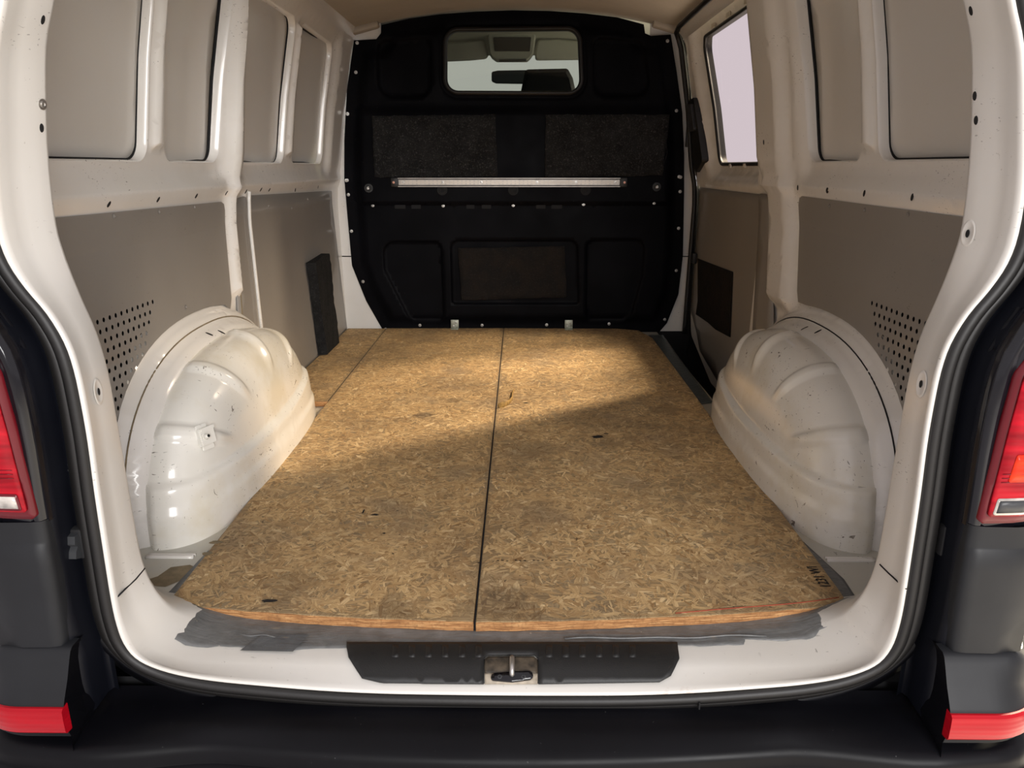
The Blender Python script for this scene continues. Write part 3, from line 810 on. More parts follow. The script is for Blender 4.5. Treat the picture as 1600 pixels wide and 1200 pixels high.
ear2 = rpoly([P2(925, 56), P2(1005, 62), P2(1021, 154), P2(925, 154)], [.04, .04, .07, .07], 6)
lo1 = rpoly([P2(598, 376), P2(691, 376), P2(696, 500), P2(640, 500), P2(600, 420)], [.06, .04, .03, .05, .05], 6)
lo2 = rpoly([P2(703, 374), P2(903, 374), P2(905, 475), P2(706, 475)], [.04, .04, .02, .02], 6)
lo3 = rpoly([P2(914, 374), P2(1008, 372), P2(1004, 430), P2(985, 500), P2(914, 500)], [.04, .05, .05, .05, .03], 6)
upper = rpoly([P2(560, 178), P2(1052, 178), P2(1066, 314), P2(545, 314)], .02, 4)
def reliefB(V):
    d = np.zeros(len(V))
    d -= .030*smoothstep((-sdf(OUT, V)-.05)/.035)
    inn = smoothstep((-sdf(OUT, V)-.05)/.035)
    d += .018*smoothstep((V[:, 1]-.985)/.05)*inn              # upper part set back above the crease at the pads
    d += .014*(1-smoothstep((V[:, 1]-.590)/.012))*inn          # lower panel set back
    for l, q, wd in ((ear1, .016, .014), (ear2, .016, .014), (lo1, .009, .008), (lo2, .009, .008), (lo3, .009, .008)):
        d += q*smoothstep(-sdf(l, V)/wd)
    d += .006*np.exp(-((sdf(winO, V))/.006)**2)
    return d
z1, z2 = .590, .602
ex = [winO, offset(winO, .006), offset(winO, -.006)]
for l, wd in ((ear1, .014), (ear2, .014), (lo1, .008), (lo2, .008), (lo3, .008)): ex += [l, offset(l, -wd/2), offset(l, -wd)]
ex += [[(-.77, z1), (.77, z1), (.77, z2), (-.77, z2)], [(-.74, .985), (.74, .985), (.74, 1.035), (-.74, 1.035)]]
bk = sheet('panel', OUT, [winL], ex, .014, reliefB, mpB, M['black'], BK)
L = dens(winL, .02)
loft('window_seal', [[mpB(p[0], p[1], o) for p in offset(L, q)] for q, o in ((.012, -.015), (.004, -.026), (-.004, -.022), (-.006, -.010), (-.006, .01))], M['rubber'], BK, closed=True)
sheet('window_pane', offset(winL, .003), [], [], .1, None, lambda s, t, d: Vector((s, YP-.004, t)), M['glass2'], BK, smooth=False)
def onB(u, v, off=0):
    p, n = hit(bk, u, v)
    return (p+n*off, n) if p else (None, None)
for u, v in [(558, 67), (1043, 64), (1057, 173), (1061, 276), (541, 282), (543, 178), (556, 113)] + [(520+x*.375, 260+y*.375) for x, y in [(60, 58), (65, 118), (78, 270), (126, 480), (220, 678), (363, 662), (622, 662), (891, 660), (1151, 656), (1383, 638), (1431, 434), (1441, 258), (1447, 105), (1449, 45), (167, 163), (460, 164), (752, 162), (1045, 158), (1339, 153)]]:
    p, n = onB(u, v)
    if p: place('screw', disc_mesh('washer', .0075, .004, M['steel']), p, Vector((0, -1, 0)), BK)
for u, v in [(576, 294), (1026, 292)]:
    p, n = onB(u, v)
    if p:
        b = place('bolt', disc_mesh('washer', .020, .006, M['rubber'], 16), p, Vector((0, -1, 0)), BK)
        place('bolt_head', disc_mesh('screw', .009, .012, M['steel']), p+Vector((0, -.003, 0)), Vector((0, -1, 0)), b)
for u in (691, 802, 915):
    p, n = onB(u, 297)
    if p: place('recess', disc_mesh('washer', .024, .003, M['gap'], 16), p, Vector((0, -1, 0)), BK)
for u, w_ in ((625, 16), (650, 14), (735, 12), (760, 14), (845, 14), (870, 16)):
    p, n = onB(u, 321)
    if p: box('slot', p, (w_/320, .002, .03), M['gap'], BK, bev=.0)
def pad(name, pts, off, mat, label, step=.02, jag=.002, parent=BK):
    loop = [P2(*q) for q in pts]; l = dens(loop, .02); rn = random.Random(len(label))
    l = [(a+rn.uniform(-jag, jag), b+rn.uniform(-jag, jag)) for a, b in l]
    def rel(V): return off-.003*np.sin(V[:, 0]*21+V[:, 1]*13)*np.sin(V[:, 1]*37)
    o = sheet(name, l, [], [], step, rel, mpB, mat, parent); m = o.modifiers.new('t', 'SOLIDIFY'); m.thickness = .004
    if label: o['label'] = label
    return o
pad('felt_pad', [(584, 182), (774, 180), (778, 276), (588, 277)], -.044, M['felt'], 'worn black felt pad, left of the two upper pads')
pad('felt_pad', [(852, 180), (1043, 180), (1040, 215), (1036, 240), (1033, 274), (851, 277)], -.044, M['felt'], 'worn black felt pad with frayed pale right edge')
pad('felt_pad', [(716, 387), (882, 384), (885, 463), (722, 468)], -.024, M['feltd'], 'creased dark felt pad on the lower panel')
loop = [P2(*q) for q in [(1043, 180), (1041, 200), (1038, 222), (1040, 240), (1034, 258), (1033, 274)]]
tube('frayed_edge', [mpB(a, b, -.042) for a, b in dens(loop, .01)[:len(dens(loop, .01))*1//2]], .0022, M['felt2'], BK, seg=5)

# lashing rail
p0 = px(622, 285, 1, YP-.045); p1 = px(969, 283.5, 1, YP-.045)
RL = empty('lashing_rail', (p0.x, YP-.045, p0.z)); tag(RL, 'long aluminium lashing rail screwed across the black bulkhead', 'rail')
xa, xb, zc = p0.x, p1.x, p0.z
rail_pr = [(-.020, 0), (-.020, -.012), (-.0165, -.012), (-.0165, -.004), (.0165, -.004), (.0165, -.012), (.020, -.012), (.020, 0)]
loft('rail', [[(x, YP-.040+b, zc+a) for a, b in rail_pr] for x in (xa, xb)], M['alu'], RL, closed=True, smooth=False, cap=True)
for sg in (-1, 1): box('rail_groove', ((xa+xb)/2, YP-.0445, zc+sg*.0142), (xb-xa-.004, .001, .0042), M['gap'], RL, bev=0)
bm = bmesh.new(); k = 0; x = xa+.02
while x < xb-.015:
    r = bmesh.ops.create_circle(bm, cap_ends=True, radius=.0095, segments=10, matrix=Matrix.Translation((x, YP-.0452, zc)) @ Matrix.Rotation(PI/2, 4, 'X')); 
    x += .019
me = bpy.data.meshes.new('pressed_slots'); bm.to_mesh(me); bm.free(); o = link('pressed_slots', me, plain('alu_slot', (.50, .45, .39), .45, .8), RL, False)
for u in (630, 692, 752, 839, 900, 962):
    p = px(u, 284.8, 1, YP-.046); place('screw', disc_mesh('washer', .0065, .003, M['steel']), p, Vector((0, -1, 0)), RL)
for x, c in ((xa-.006, 0), (xb+.006, 1)):
    e = box('end_cap', (x+(-.010 if c == 0 else .010), YP-.043, zc), (.036, .014, .044), M['plastic'], RL, bev=.006)
    place('screw', disc_mesh('washer', .0055, .003, M['copper']), Vector((x+(-.014 if c == 0 else .014), YP-.0505, zc)), Vector((0, -1, 0)), e)
# L brackets
for u, lb in ((710, 'small zinc angle bracket at the foot of the bulkhead, left one'), (889, 'small zinc angle bracket at the foot of the bulkhead, right one')):
    p = px(u, 506, 1, YP-.05)
    B = empty('angle_bracket', (p.x, YP-.03, .0)); tag(B, lb, 'bracket', 'angle brackets at the foot of the bulkhead')
    box('upright', (p.x, YP-.030, .023), (.038, .003, .044), M['zinc'], B, bev=.0008); box('base', (p.x, YP-.042, .0022), (.038, .026, .003), M['zinc'], B, bev=.0008)
    for dz, dx in ((.014, -.006), (.032, .006)): place('screw', disc_mesh('screw', .005, .002, M['steel']), Vector((p.x+dx, YP-.0316, dz)), Vector((0, -1, 0)), B)

# ------------------------------------------------------------------ sliding side door (right)
DR = empty('door_1', (.86, 3.05, 0)); tag(DR, kind='structure')
def dmap(off=.0): return lambda s, t, d: Vector((W(t)+.020+off+d, s, t))
dwin = rpoly([(2.50, .775), (3.315, .775), (3.43, 1.285), (2.50, 1.285)], .05, 8)
dreg = rpoly([(2.42, -.14), (3.10, -.14), (3.52, -.02), (3.575, .10), (3.575, 1.0), (3.575, 1.335), (2.42, 1.335)], [0, .1, .05, .03, 0, .05, 0])
outer = offset(dwin, .075)
def reliefD(V):
    d = .045*smoothstep(-(sdf(outer, V))/.05)
    d += -.010*np.exp(-((V[:, 1]-.70)/.02)**2)
    return d
dk = sheet('door_skin', dreg, [dwin], [outer, offset(outer, -.02), offset(outer, -.05)], .03, reliefD, dmap(), M['white'], DR)
sheet('window_pane', offset(dwin, .01), [], [], .15, None, dmap(.052), M['glass'], DR, smooth=False)
tube('window_seal', [dmap()(p[0], p[1], .046) for p in offset(dens(dwin, .03), .001)], .008, M['rubber'], DR, closed=True, seg=6)
loft('window_frame', [[dmap()(p[0], p[1], q) for p in dens(dwin, .03)] for q in (.044, .075)], M['rubber'], DR, closed=True)
for s in (2.72, 2.94, 3.14): box('clip', dmap()(s, .768, .040), (.006, .035, .018), M['white'], DR, bev=.003)
for s, t in ((2.75, 1.297), (2.98, 1.297), (3.2, 1.297)): box('clip', dmap()(s, t, .036), (.006, .05, .018), M['headliner'], DR, bev=.003)
dp = sheet('door_panel', rpoly([(2.45, -.10), (2.90, -.105), (3.30, -.045), (3.395, .025), (3.535, .10), (3.545, .672), (2.45, .672)], [0, .1, .08, .08, .06, .02, 0]), [], [], .06, None, dmap(-.006), M['panel'], DR, thick=.004)
dp['label'] = 'grey hardboard panel lining the side door'
tube('panel_edge', [dmap()(p[0], p[1], -.005) for p in rpoly([(2.60, -.103), (2.90, -.107), (3.30, -.047), (3.398, .023), (3.54, .10), (3.55, .60)], [0, .1, .08, .08, .06, 0])], .0022, M['white'], DR, seg=5)
pts = [(1092, 404), (1147, 425), (1143, 527), (1120, 515), (1108, 504), (1089, 491), (1092, 470)]
q = []
for u, v in pts:
    p, n = hit(dp, u, v)
    q.append((p.y, p.z) if p else None)
q = [a for a in q if a]
if len(q) > 3:
    fp = sheet('felt_patch', dens(q, .03), [], [], .03, None, dmap(-.011), M['feltd'], DR, thick=.002); fp['label'] = 'square of dark felt stuck on the door panel'
# door latch handle (black) at the front edge
hm = dmap()
hb = [(1075, 166), (1095, 160), (1101, 200), (1106, 262), (1085, 268), (1078, 262)]
plate('handle_plate', rpoly([(3.372, .785), (3.53, .735), (3.56, .80), (3.57, 1.045), (3.455, 1.055)], .02), lambda s, t, d: hm(s, t, d-.018), .03, M['plastic'], DR)
plate('door_handle', rpoly([(3.44, .915), (3.535, .915), (3.54, 1.03), (3.465, 1.03)], .012), lambda s, t, d: hm(s, t, d-.032), .016, M['plasticg'], DR)
# rubber seal and dark jamb between bulkhead and door
tube('door_seal', [(W(z)-.004-.0*z, 3.56, z) for z in np.linspace(-.02, 1.30, 40)]+[(W(1.3)-.02, 3.54, 1.325), (W(1.3)-.028, 3.45, 1.335), (W(1.3)-.03, 3.0, 1.337), (W(1.3)-.03, 2.55, 1.337)], .011, M['rubber'], DR, seg=8)
sheet('door_jamb', [(3.56, -.14), (3.61, -.14), (3.61, 1.34), (3.56, 1.34)], [], [], .05, None, dmap(.0), M['gap'], DR)
jb = box('hinge_stop', (.838, 3.50, .352), (.02, .045, .05), M['plastic'], DR, bev=.005)
box('latch_plate', (W(1.0)+.005, 3.567, .93), (.02, .02, .16), M['plastic'], DR, bev=.004)

# black foam plank leaning on the left wall
base = px(508, 548, 2, 0.0)
q = [hit(skL, u, v)[0] for u, v in [(484, 403), (505, 395), (522, 535), (507, 550)]]
xA = -.812
ya0, ya1 = px(483, 403, 0, xA), px(507, 396, 0, xA)
yb0, yb1 = px(502, 549, 0, xA), px(523, 538, 0, xA)
bm = bmesh.new(); NSEG = 22; rn = random.Random(3); rings = []
for i in range(NSEG+1):
    t = i/NSEG
    y0 = ya0.y+(yb0.y-ya0.y)*t+rn.uniform(-.004, .004); y1 = ya1.y+(yb1.y-ya1.y)*t+rn.uniform(-.007, .007)
    z = ya0.z+(.004-ya0.z)*t; z_ = ya1.z+.01*(1-t)+(.004-ya1.z)*t
    x0 = -.826; x1 = -.790+.002*math.sin(t*9)
    if i == 0: z -= .02; z_ -= .01
    rings.append([bm.verts.new(c) for c in ((x0, y0, z), (x1, y0+.004, z), (x1, (y0+y1)/2, (z+z_)/2+(.008 if i == 0 else 0)), (x1, y1-.004, z_), (x0, y1, z_))])
for a, b in zip(rings, rings[1:]):
    for k in range(5): bm.faces.new((a[k], a[(k+1) % 5], b[(k+1) % 5], b[k]))
bm.faces.new(rings[0]); bm.faces.new(rings[-1])
o = from_bm('foam_plank', bm, M['felt2']); tag(o, 'black rough-edged foam plank standing upright against the left wall panel', 'plank')

# ------------------------------------------------------------------ rear opening frame
def half(rows):
    """rows of (x,z) from sill centre up the right side to the roof centre -> closed symmetrical loop, seen from behind"""
    return [(x, z) for x, z in rows]+[(-x, z) for x, z in rows[::-1] if x > 1e-6]
OUTER = [(0, -.052), (.10, -.0515), (.20, -.050), (.30, -.045), (.40, -.036), (.47, -.028), (.525, -.017), (.565, -.002), (.590, .016), (.604, .042), (.610, .075), (.612, .12), (.611, .20), (.609, .30), (.606, .38), (.606, .44), (.608, .49), (.615, .53), (.632, .57), (.655, .605), (.672, .64), (.679, .68), (.677, .74), (.665, .81), (.645, .90), (.617, .97), (.585, 1.07), (.55, 1.17), (.50, 1.235), (.40, 1.265), (.2, 1.275), (0, 1.278)]
INNER = [(0, -.0215), (.10, -.0215), (.20, -.0215), (.30, -.0215), (.40, -.0210), (.47, -.020), (.525, -.018), (.562, -.010), (.590, .003), (.612, .026), (.628, .060), (.638, .11), (.641, .19), (.642, .30), (.643, .37), (.644, .43), (.648, .48), (.655, .52), (.666, .56), (.676, .60), (.684, .64), (.688, .68), (.684, .76), (.674, .84), (.658, .93), (.636, .99), (.605, 1.08), (.57, 1.17), (.51, 1.22), (.40, 1.245), (.2, 1.255), (0, 1.258)]
def ybulge(x): return .006*(1-(abs(x)/.6)**2) if abs(x) < .6 else 0
rowsR = []
O = half(OUTER); I = half(INNER)
def dn(loop):   # resample between the coarse points (Catmull-Rom)
    n = len(loop); out = []
    for i in range(n):
        p0, p1, p2, p3 = [np.array(loop[(i+k-1) % n]) for k in range(4)]
        for t in (0, .34, .67):
            out.append(tuple(.5*((2*p1)+(-p0+p2)*t+(2*p0-5*p1+4*p2-p3)*t*t+(-p0+3*p1-3*p2+p3)*t**3)))
    return out
O2 = dn(O); I2 = dn(I); N = len(O2)
def sillf(z): return 1-ss((z+.045)/.10)      # 1 on the sill, 0 on the pillars
rows = []
def row(fn):
    # pillars are shallower than the sill: bring their rows back along the line of sight of the opening
    out = []
    for i in range(N):
        p = fn(O2[i], I2[i]); k = 1-sillf(O2[i][1])
        if 1.0 < p.y < 1.18:
            y = 1+(p.y-1)*(1-.35*k); q = CAM+(p-CAM)*(y/p.y); q.y = y; p = q
        out.append(p)
    return out
def lerp2(a, b, t): return (a[0]+(b[0]-a[0])*t, a[1]+(b[1]-a[1])*t)
rows.append(row(lambda o, i: Vector((o[0]*1.012, 1.012, o[1]-.004*sillf(o[1])))))
rows.append(row(lambda o, i: Vector((o[0]*1.002, 1.000, o[1]))))
rows.append(row(lambda o, i: Vector((o[0]*.996, .996, o[1]+.003*sillf(o[1])))))
rows.append(row(lambda o, i: Vector((o[0]*.990, 1.000, o[1]+.007*sillf(o[1])))))
rows.append(row(lambda o, i: Vector((lerp2(o, i, .10)[0]*(.988+.012*sillf(o[1])), 1.010, lerp2(o, i, .33)[1] if sillf(o[1]) > .99 else lerp2(o, i, .1+.23*sillf(o[1]))[1]))))
rows.append(row(lambda o, i: Vector((lerp2(o, i, .35)[0], 1.045-.008*sillf(o[1]), lerp2(o, i, .35+.45*sillf(o[1]))[1]))))
rows.append(row(lambda o, i: Vector((lerp2(o, i, .50)[0], 1.075-.020*sillf(o[1]), lerp2(o, i, .50+.48*sillf(o[1]))[1]))))
rows.append(row(lambda o, i: Vector((lerp2(o, i, .75)[0], 1.110, lerp2(o, i, .75+.25*sillf(o[1]))[1]))))
rows.append(row(lambda o, i: Vector((lerp2(o, i, .96)[0], 1.140, i[1]))))
rows.append(row(lambda o, i: Vector((i[0]*1.002, 1.148, i[1]))))
rows.append(row(lambda o, i: Vector((i[0]*(1.012-.010*sillf(o[1])), 1.156, i[1]))))
rows.append(row(lambda o, i: Vector((i[0]*(1.035-.035*sillf(o[1])), 1.175, i[1]))))
rows.append(row(lambda o, i: Vector((i[0]*(1.11-.10*sillf(o[1])), 1.205, i[1]+.02*(1-sillf(o[1]))*(1 if i[1] > 1.1 else 0)))))
rows.append(row(lambda o, i: Vector((i[0]*(1.25-.20*sillf(o[1])), 1.225, i[1]+.05*(1-sillf(o[1]))*(1 if i[1] > 1.1 else 0)))))
fr = loft('trim_7', rows, M['white_sill'], None, closed=True); tag(fr, kind='structure')
def onF(u, v): return hit(fr, u, v)
# round embosses with holes, plain holes, one bolt
def emboss(u, v, a, b):
    p, n = onF(u, v)
    if p is None: return
    seg = 20; prof = [(1, 0), (.93, .0005), (.85, .0008), (.72, .0004), (.5, -.0002), (0, -.0003)]
    V = []; F = []
    for r, z in prof[:-1]:
        for k in range(seg): V.append((a*r*math.cos(2*PI*k/seg), b*r*math.sin(2*PI*k/seg), z))
    for i in range(len(prof)-2):
        for k in range(seg): F.append((i*seg+k, i*seg+(k+1) % seg, (i+1)*seg+(k+1) % seg, (i+1)*seg+k))
    V.append((0, 0, -.001)); bb = (len(prof)-2)*seg
    for k in range(seg): F.append((bb+k, bb+(k+1) % seg, len(V)-1))
    me = bpy.data.meshes.new('emboss'); me.from_pydata(V, [], F); me.materials.append(M['white_sill']); me.shade_smooth()
    e = place('emboss', me, p+n*.0006, n, fr)
    place('emboss_hole', disc_mesh('hole', .0032, .0006, M['gap']), p+n*.0012, n, e, (1, 1.6, 1))
emboss(153, 612, .014, .021); emboss(1440, 600, .014, .021); emboss(1513, 365, .013, .020)
for u, v in [(67, 31), (65, 200), (1517, 17), (1523, 150), (1525, 188)]:
    p, n = onF(u, v)
    if p: place('frame_hole', disc_mesh('hole', .0034, .0006, M['gap']), p, n, fr, (1, 1.6, 1))
p, n = onF(66, 163)
if p: place('bolt', disc_mesh('washer', .0075, .003, M['steel']), p, n, fr)
for us in ([(184, 932), (198, 918), (212, 905), (226, 888)], [(1375, 882), (1388, 895), (1402, 908), (1416, 920)]):
    q = [onF(u, v) for u, v in us]; q = [a[0]+a[1]*.0001 for a in q if a[0]]
    if len(q) > 2: tube('panel_joint', q, .0014, M['gap'], fr, seg=5)


def surfz(x, y):
    r = bvh(fr).ray_cast(Vector((x, y, .2)), Vector((0, 0, -1)))
    return min(max(r[0].z if r[0] else -.0205, -.0215), .001)
rearL = [px(u, v, 2, -.0192) for u, v in [(236, 1009), (300, 1015), (372, 1014), (420, 1014), (455, 1014), (540, 1012), (645, 1004), (735, 1003), (790, 1007), (850, 1007), (930, 1004), (1000, 1009), (1058, 1010), (1110, 1008), (1160, 1006), (1166, 1000), (1230, 1003), (1262, 1003), (1280, 998), (1330, 996), (1362, 993)]]
T1 = strip('duct_tape', [(p.x, p.y) for p in rearL], [(-.600, 1.172), (-.52, 1.170), (-.45, 1.168), (-.3, 1.158), (-.05, 1.148), (.2, 1.158), (.4, 1.175), (.55, 1.20), (.64, 1.205)], .0012, M['tape'],
           'wide crumpled grey duct tape across the sill along the rear edge of the boards', seed=4, frearz=surfz)
pt = px(430, 1010, 2, -.0182)
mesh('tape_patch', [(pt.x-.055, 1.062, -.0164), (pt.x+.035, 1.060, -.0164), (pt.x+.05, 1.105, -.0150), (pt.x-.03, 1.105, -.0150)], [(0, 1, 2, 3)], M['tape3'], T1, False)
for (a, b, zz) in (((-.53, 1.115), (-.40, 1.10), 0), ((.10, 1.10), (.45, 1.112), 0)):
    tube('tape_fold', [(a[0]+(b[0]-a[0])*t, a[1]+(b[1]-a[1])*t+.002*math.sin(t*17), -.0168+.0012*math.sin(t*9)) for t in np.linspace(0, 1, 16)], .0018, M['tape'], T1, seg=5)

M['pocket'] = plain('shaded_stained_pocket', (.055, .042, .028), .6, var=.8, scale=60); M['pockfloor'] = plain('pocket_floor', (.36, .31, .24), .6, var=.4, scale=50)  # pocket has no depth: recess shade is painted into its dark brown
# rubber weatherstrip round the opening: bulb + outer lip
ws_path = [Vector((o[0]*1.0+math.copysign(.009, o[0])*(1-sillf(o[1])), 1.000, o[1]-.010*sillf(o[1])+(.010 if o[1] > 1.2 else 0))) for o in O2]
WS = empty('weatherstrip', (0, 1.0, -.06)); tag(WS, 'black rubber weatherstrip running round the rear door opening', 'seal')
tube('bulb', ws_path, .0095, M['rubber'], WS, closed=True, seg=10)
def lipoff(o, q):
    f = sillf(o[1]); up = 1 if o[1] > 1.2 else 0
    return Vector((o[0]+math.copysign(q, o[0])*(1-f*.75), 0, o[1]-q*f*.9+q*up))
lr = []
for q, y in ((.014, 1.006), (.020, .998), (.028, .998), (.036, 1.004), (.042, 1.012), (.046, 1.024)):
    lr.append([Vector((lipoff(o, q).x, y, lipoff(o, q).z)) for o in O2])
loft('lip', lr, M['rubber'], WS, closed=True)
lr = [[Vector((lipoff(o, q).x, y, lipoff(o, q).z)) for o in O2] for q, y in ((.044, 1.020), (.050, 1.014), (.060, 1.016), (.072, 1.028), (.10, 1.040))]
loft('drain_gutter', lr, M['bumper'], WS, closed=True)
p = px(1093, 1078, 1, .995)
box('strip_joint', (p.x, .991, -.060), (.0022, .008, .012), M['gap'], WS, bev=0)

# black plastic sill cover with ribs and latch pocket
SC = empty('sill_cover', (0, 1.03, -.03)); tag(SC, 'black ribbed plastic cover on the middle of the loading sill', 'cover')
cl = [(542, 1016), (545, 1030), (566, 1062), (600, 1070), (756, 1071), (756, 1032), (762, 1027), (835, 1027), (841, 1032), (841, 1071), (1030, 1068), (1048, 1058), (1061, 1032), (1058, 1008), (542, 1008)]
def patch(name, pl_, off, mat, parent, step=6, thick=.002, on=None):
    def mp_(u, v, d):
        p, n = hit(on or fr, u, v)
        if p is None: p, n = CAM+(FW+float(u-800)/FPX*RT+float(600-v)/FPX*UP)*1.2, Vector((0, 0, 1))
        return p+n*off
    o = sheet(name, pl_, [], [], step, None, mp_, mat, parent)
    m = o.modifiers.new('t', 'SOLIDIFY'); m.thickness = thick; return o
nose = patch('cover_body', dens(cl, 8), .0035, M['plastic'], SC, 8, .003)
for u in list(range(618, 760, 26))+list(range(858, 1010, 26)):
    patch('rib', [(u-5, 1013), (u+5, 1013), (u+5, 1031), (u-5, 1031)], .0052, M['plastic'], SC, 6)
for u, v in ((581, 1026), (1018, 1024)):
    p, n = hit(nose, u, v)
    if p: place('recessed_screw', disc_mesh('washer', .0075, .0012, M['gap'], 14), p+n*.0015, n, SC)
# latch pocket and striker
pc = px(799, 1050, 1, 1.015); PKX = pc.x
pk = patch('latch_pocket', [(757, 1033), (763, 1028), (834, 1028), (840, 1033), (840, 1056), (757, 1056)], .0022, M['pocket'], SC, 6); pk['label'] = 'stained pocket, its recess shade painted dark, behind the latch striker'
patch('pocket_floor', [(757, 1054), (840, 1054), (840, 1070.5), (757, 1070.5)], .0028, M['pockfloor'], SC, 6)
for u in (756.5, 841):
    a, n = hit(fr, u, 1033); b, _ = hit(fr, u, 1070)
    tube('pocket_edge', [a+n*.004, (a+b)/2+n*.0045, b+n*.004], .0016, M['plastic'], SC, seg=6)
a, n = hit(fr, 800, 1058)
SK = empty('door_striker', tuple(a)); tag(SK, 'steel latch striker post on a black oval base in the sill pocket', 'latch')
patch('striker_base', rpoly([(766, 1066), (769, 1056), (800, 1053), (830, 1052), (834, 1060), (829, 1065), (800, 1069)], 5, 5), .0050, M['bodygloss'], SK, 5, .004)
b, nb = hit(fr, 800, 1031)
tube('striker_post', [a+n*.004, a+n*.012, (a*.6+b*.4)+n*.014, (a*.15+b*.85)+n*.014, b+nb*.006], .0044, M['steel'], SK, seg=12)
for u in (781, 818):
    p, n = hit(fr, u, 1061); place('rivet', disc_mesh('screw', .005, .002, M['plasticg']), p+n*.0072, n, SK)

# ------------------------------------------------------------------ exterior body (each side)
def ox(z):
    """half width of the opening at height z"""
    pts = [(x, zz) for x, zz in OUTER if x > .6 or zz > .1]
    pts = [(.604, -.3)]+[(x, zz) for x, zz in OUTER if zz > .03 and x > .4]
    zs = [q[1] for q in pts]; xs_ = [q[0] for q in pts]
    return float(np.interp(z, zs, xs_))
def quarter(sd):
    side = 'left' if sd < 0 else 'right'
    root = empty('rear_quarter_panel', (sd*.75, 1.0, .3)); tag(root, 'black painted rear body corner around the %s tail light' % side, 'body panel')
    zs = [-.06, -.02, .02, .045, .065, .08, .12, .18, .24, .27, .285, .30, .34, .40, .46, .50, .52, .55, .60, .65, .70, .80, .90, 1.0, 1.1, 1.2, 1.3]
    rows = []
    for z in zs:
        o = ox(z); e = o+.050+.0*z
        e = max(e, .655) if z < .55 else e
        tk = .05*ss((.13-z)/.05)
        rows.append([Vector((sd*(x-(tk if x > .79 else 0)), y, z)) for x, y in
                     ((o+.030, 1.015), (o+.040, 1.022), (e-.008, 1.022), (e-.004, 1.012), (e-.006, .975), (e-.002, .960), (e+.006, .957), (e+.016, .957), (.735, .962), (.775, .975), (.805, 1.0), (.826, 1.04), (.838, 1.10), (.87, 1.25), (.93, 1.6), (.95, 2.0), (.95, 2.4))])
    loft('body_skin', rows, M['body'], root)
    # gloss black trim between lamp and edge
    trim = [rpoly([(.648, .30), (.672, .29), (.690, .50), (.700, .555), (.660, .56), (.652, .50)], .01, 4)]
    V = []; F = []
    cols = []
    for z in np.linspace(.275, .585, 12):
        o = max(ox(z)+.05, .655)
        cols.append([Vector((sd*x, y, z)) for x, y in ((o-.005, .985), (o-.004, .962), (o+.002, .950), (o+.010, .948), (o+.013, .951), (o+.016, .948), (o+.03, .949), (o+.06, .953))])
    loft('lamp_trim', cols, M['bodygloss'], root)
    # screw plugs in the gutter
    for (u, v) in (((75, 596), (108, 730)) if sd < 0 else ((1522, 585), (1497, 720))):
        q = px(u, v, 1, 1.018)
        place('screw_plug', disc_mesh('washer', .010, .004, M['gap'], 14), Vector((q.x, 1.019, q.z)), Vector((0, -1, .1)), root)
    # rubber door buffer
    q = px(112 if sd < 0 else 1490, 853 if sd < 0 else 849, 1, .995)
    bf = box('buffer_bracket', (q.x, 1.008, q.z), (.030, .018, .050), M['gap'], root, bev=.004)
    bm = bmesh.new()
    prof = [(-.020, .000), (-.018, -.010), (-.006, -.013), (.000, -.007), (.006, -.013), (.016, -.016), (.020, -.006), (.022, 0)]
    V = [(q.x+s*.0105, 1.000+b, q.z-a) for s in (-1, 1) for a, b in prof]; n = len(prof)
    F = [(i, i+1, n+i+1, n+i) for i in range(n-1)]+[tuple(range(n)), tuple(range(2*n-1, n-1, -1))]
    me = mesh('rubber_buffer', V, F, M['plasticg'], bf, math.radians(40))
    # satin corner panel below the lamp
    SP = empty('corner_panel', (sd*.74, .95, .16)); tag(SP, 'satin dark grey plastic corner panel under the %s tail light' % side, 'body panel')
    rows = []
    for z in [.075, .078, .10, .14, .18, .21, .237, .243, .247, .275, .279]:
        stp = .004*(1-ss((z-.237)/.008)); k = .012*ss((.14-z)/.08)*0
        e = .657+.004*ss((.2-z)/.15)
        pr = ((e-.001, .985), (e, .956), (e+.004, .949-stp), (e+.02, .946-stp), (.72, .945-stp), (.765, .952-stp), (.795, .975-stp), (.818, 1.02), (.832, 1.08), (.86, 1.20))
        rows.append([Vector((sd*(x-(.05*ss((.13-z)/.055) if x > .79 else 0)), y, z)) for x, y in pr])
    loft('panel_shell', rows, M['satin'], SP)
    return root
QL = quarter(-1); QR = quarter(1)

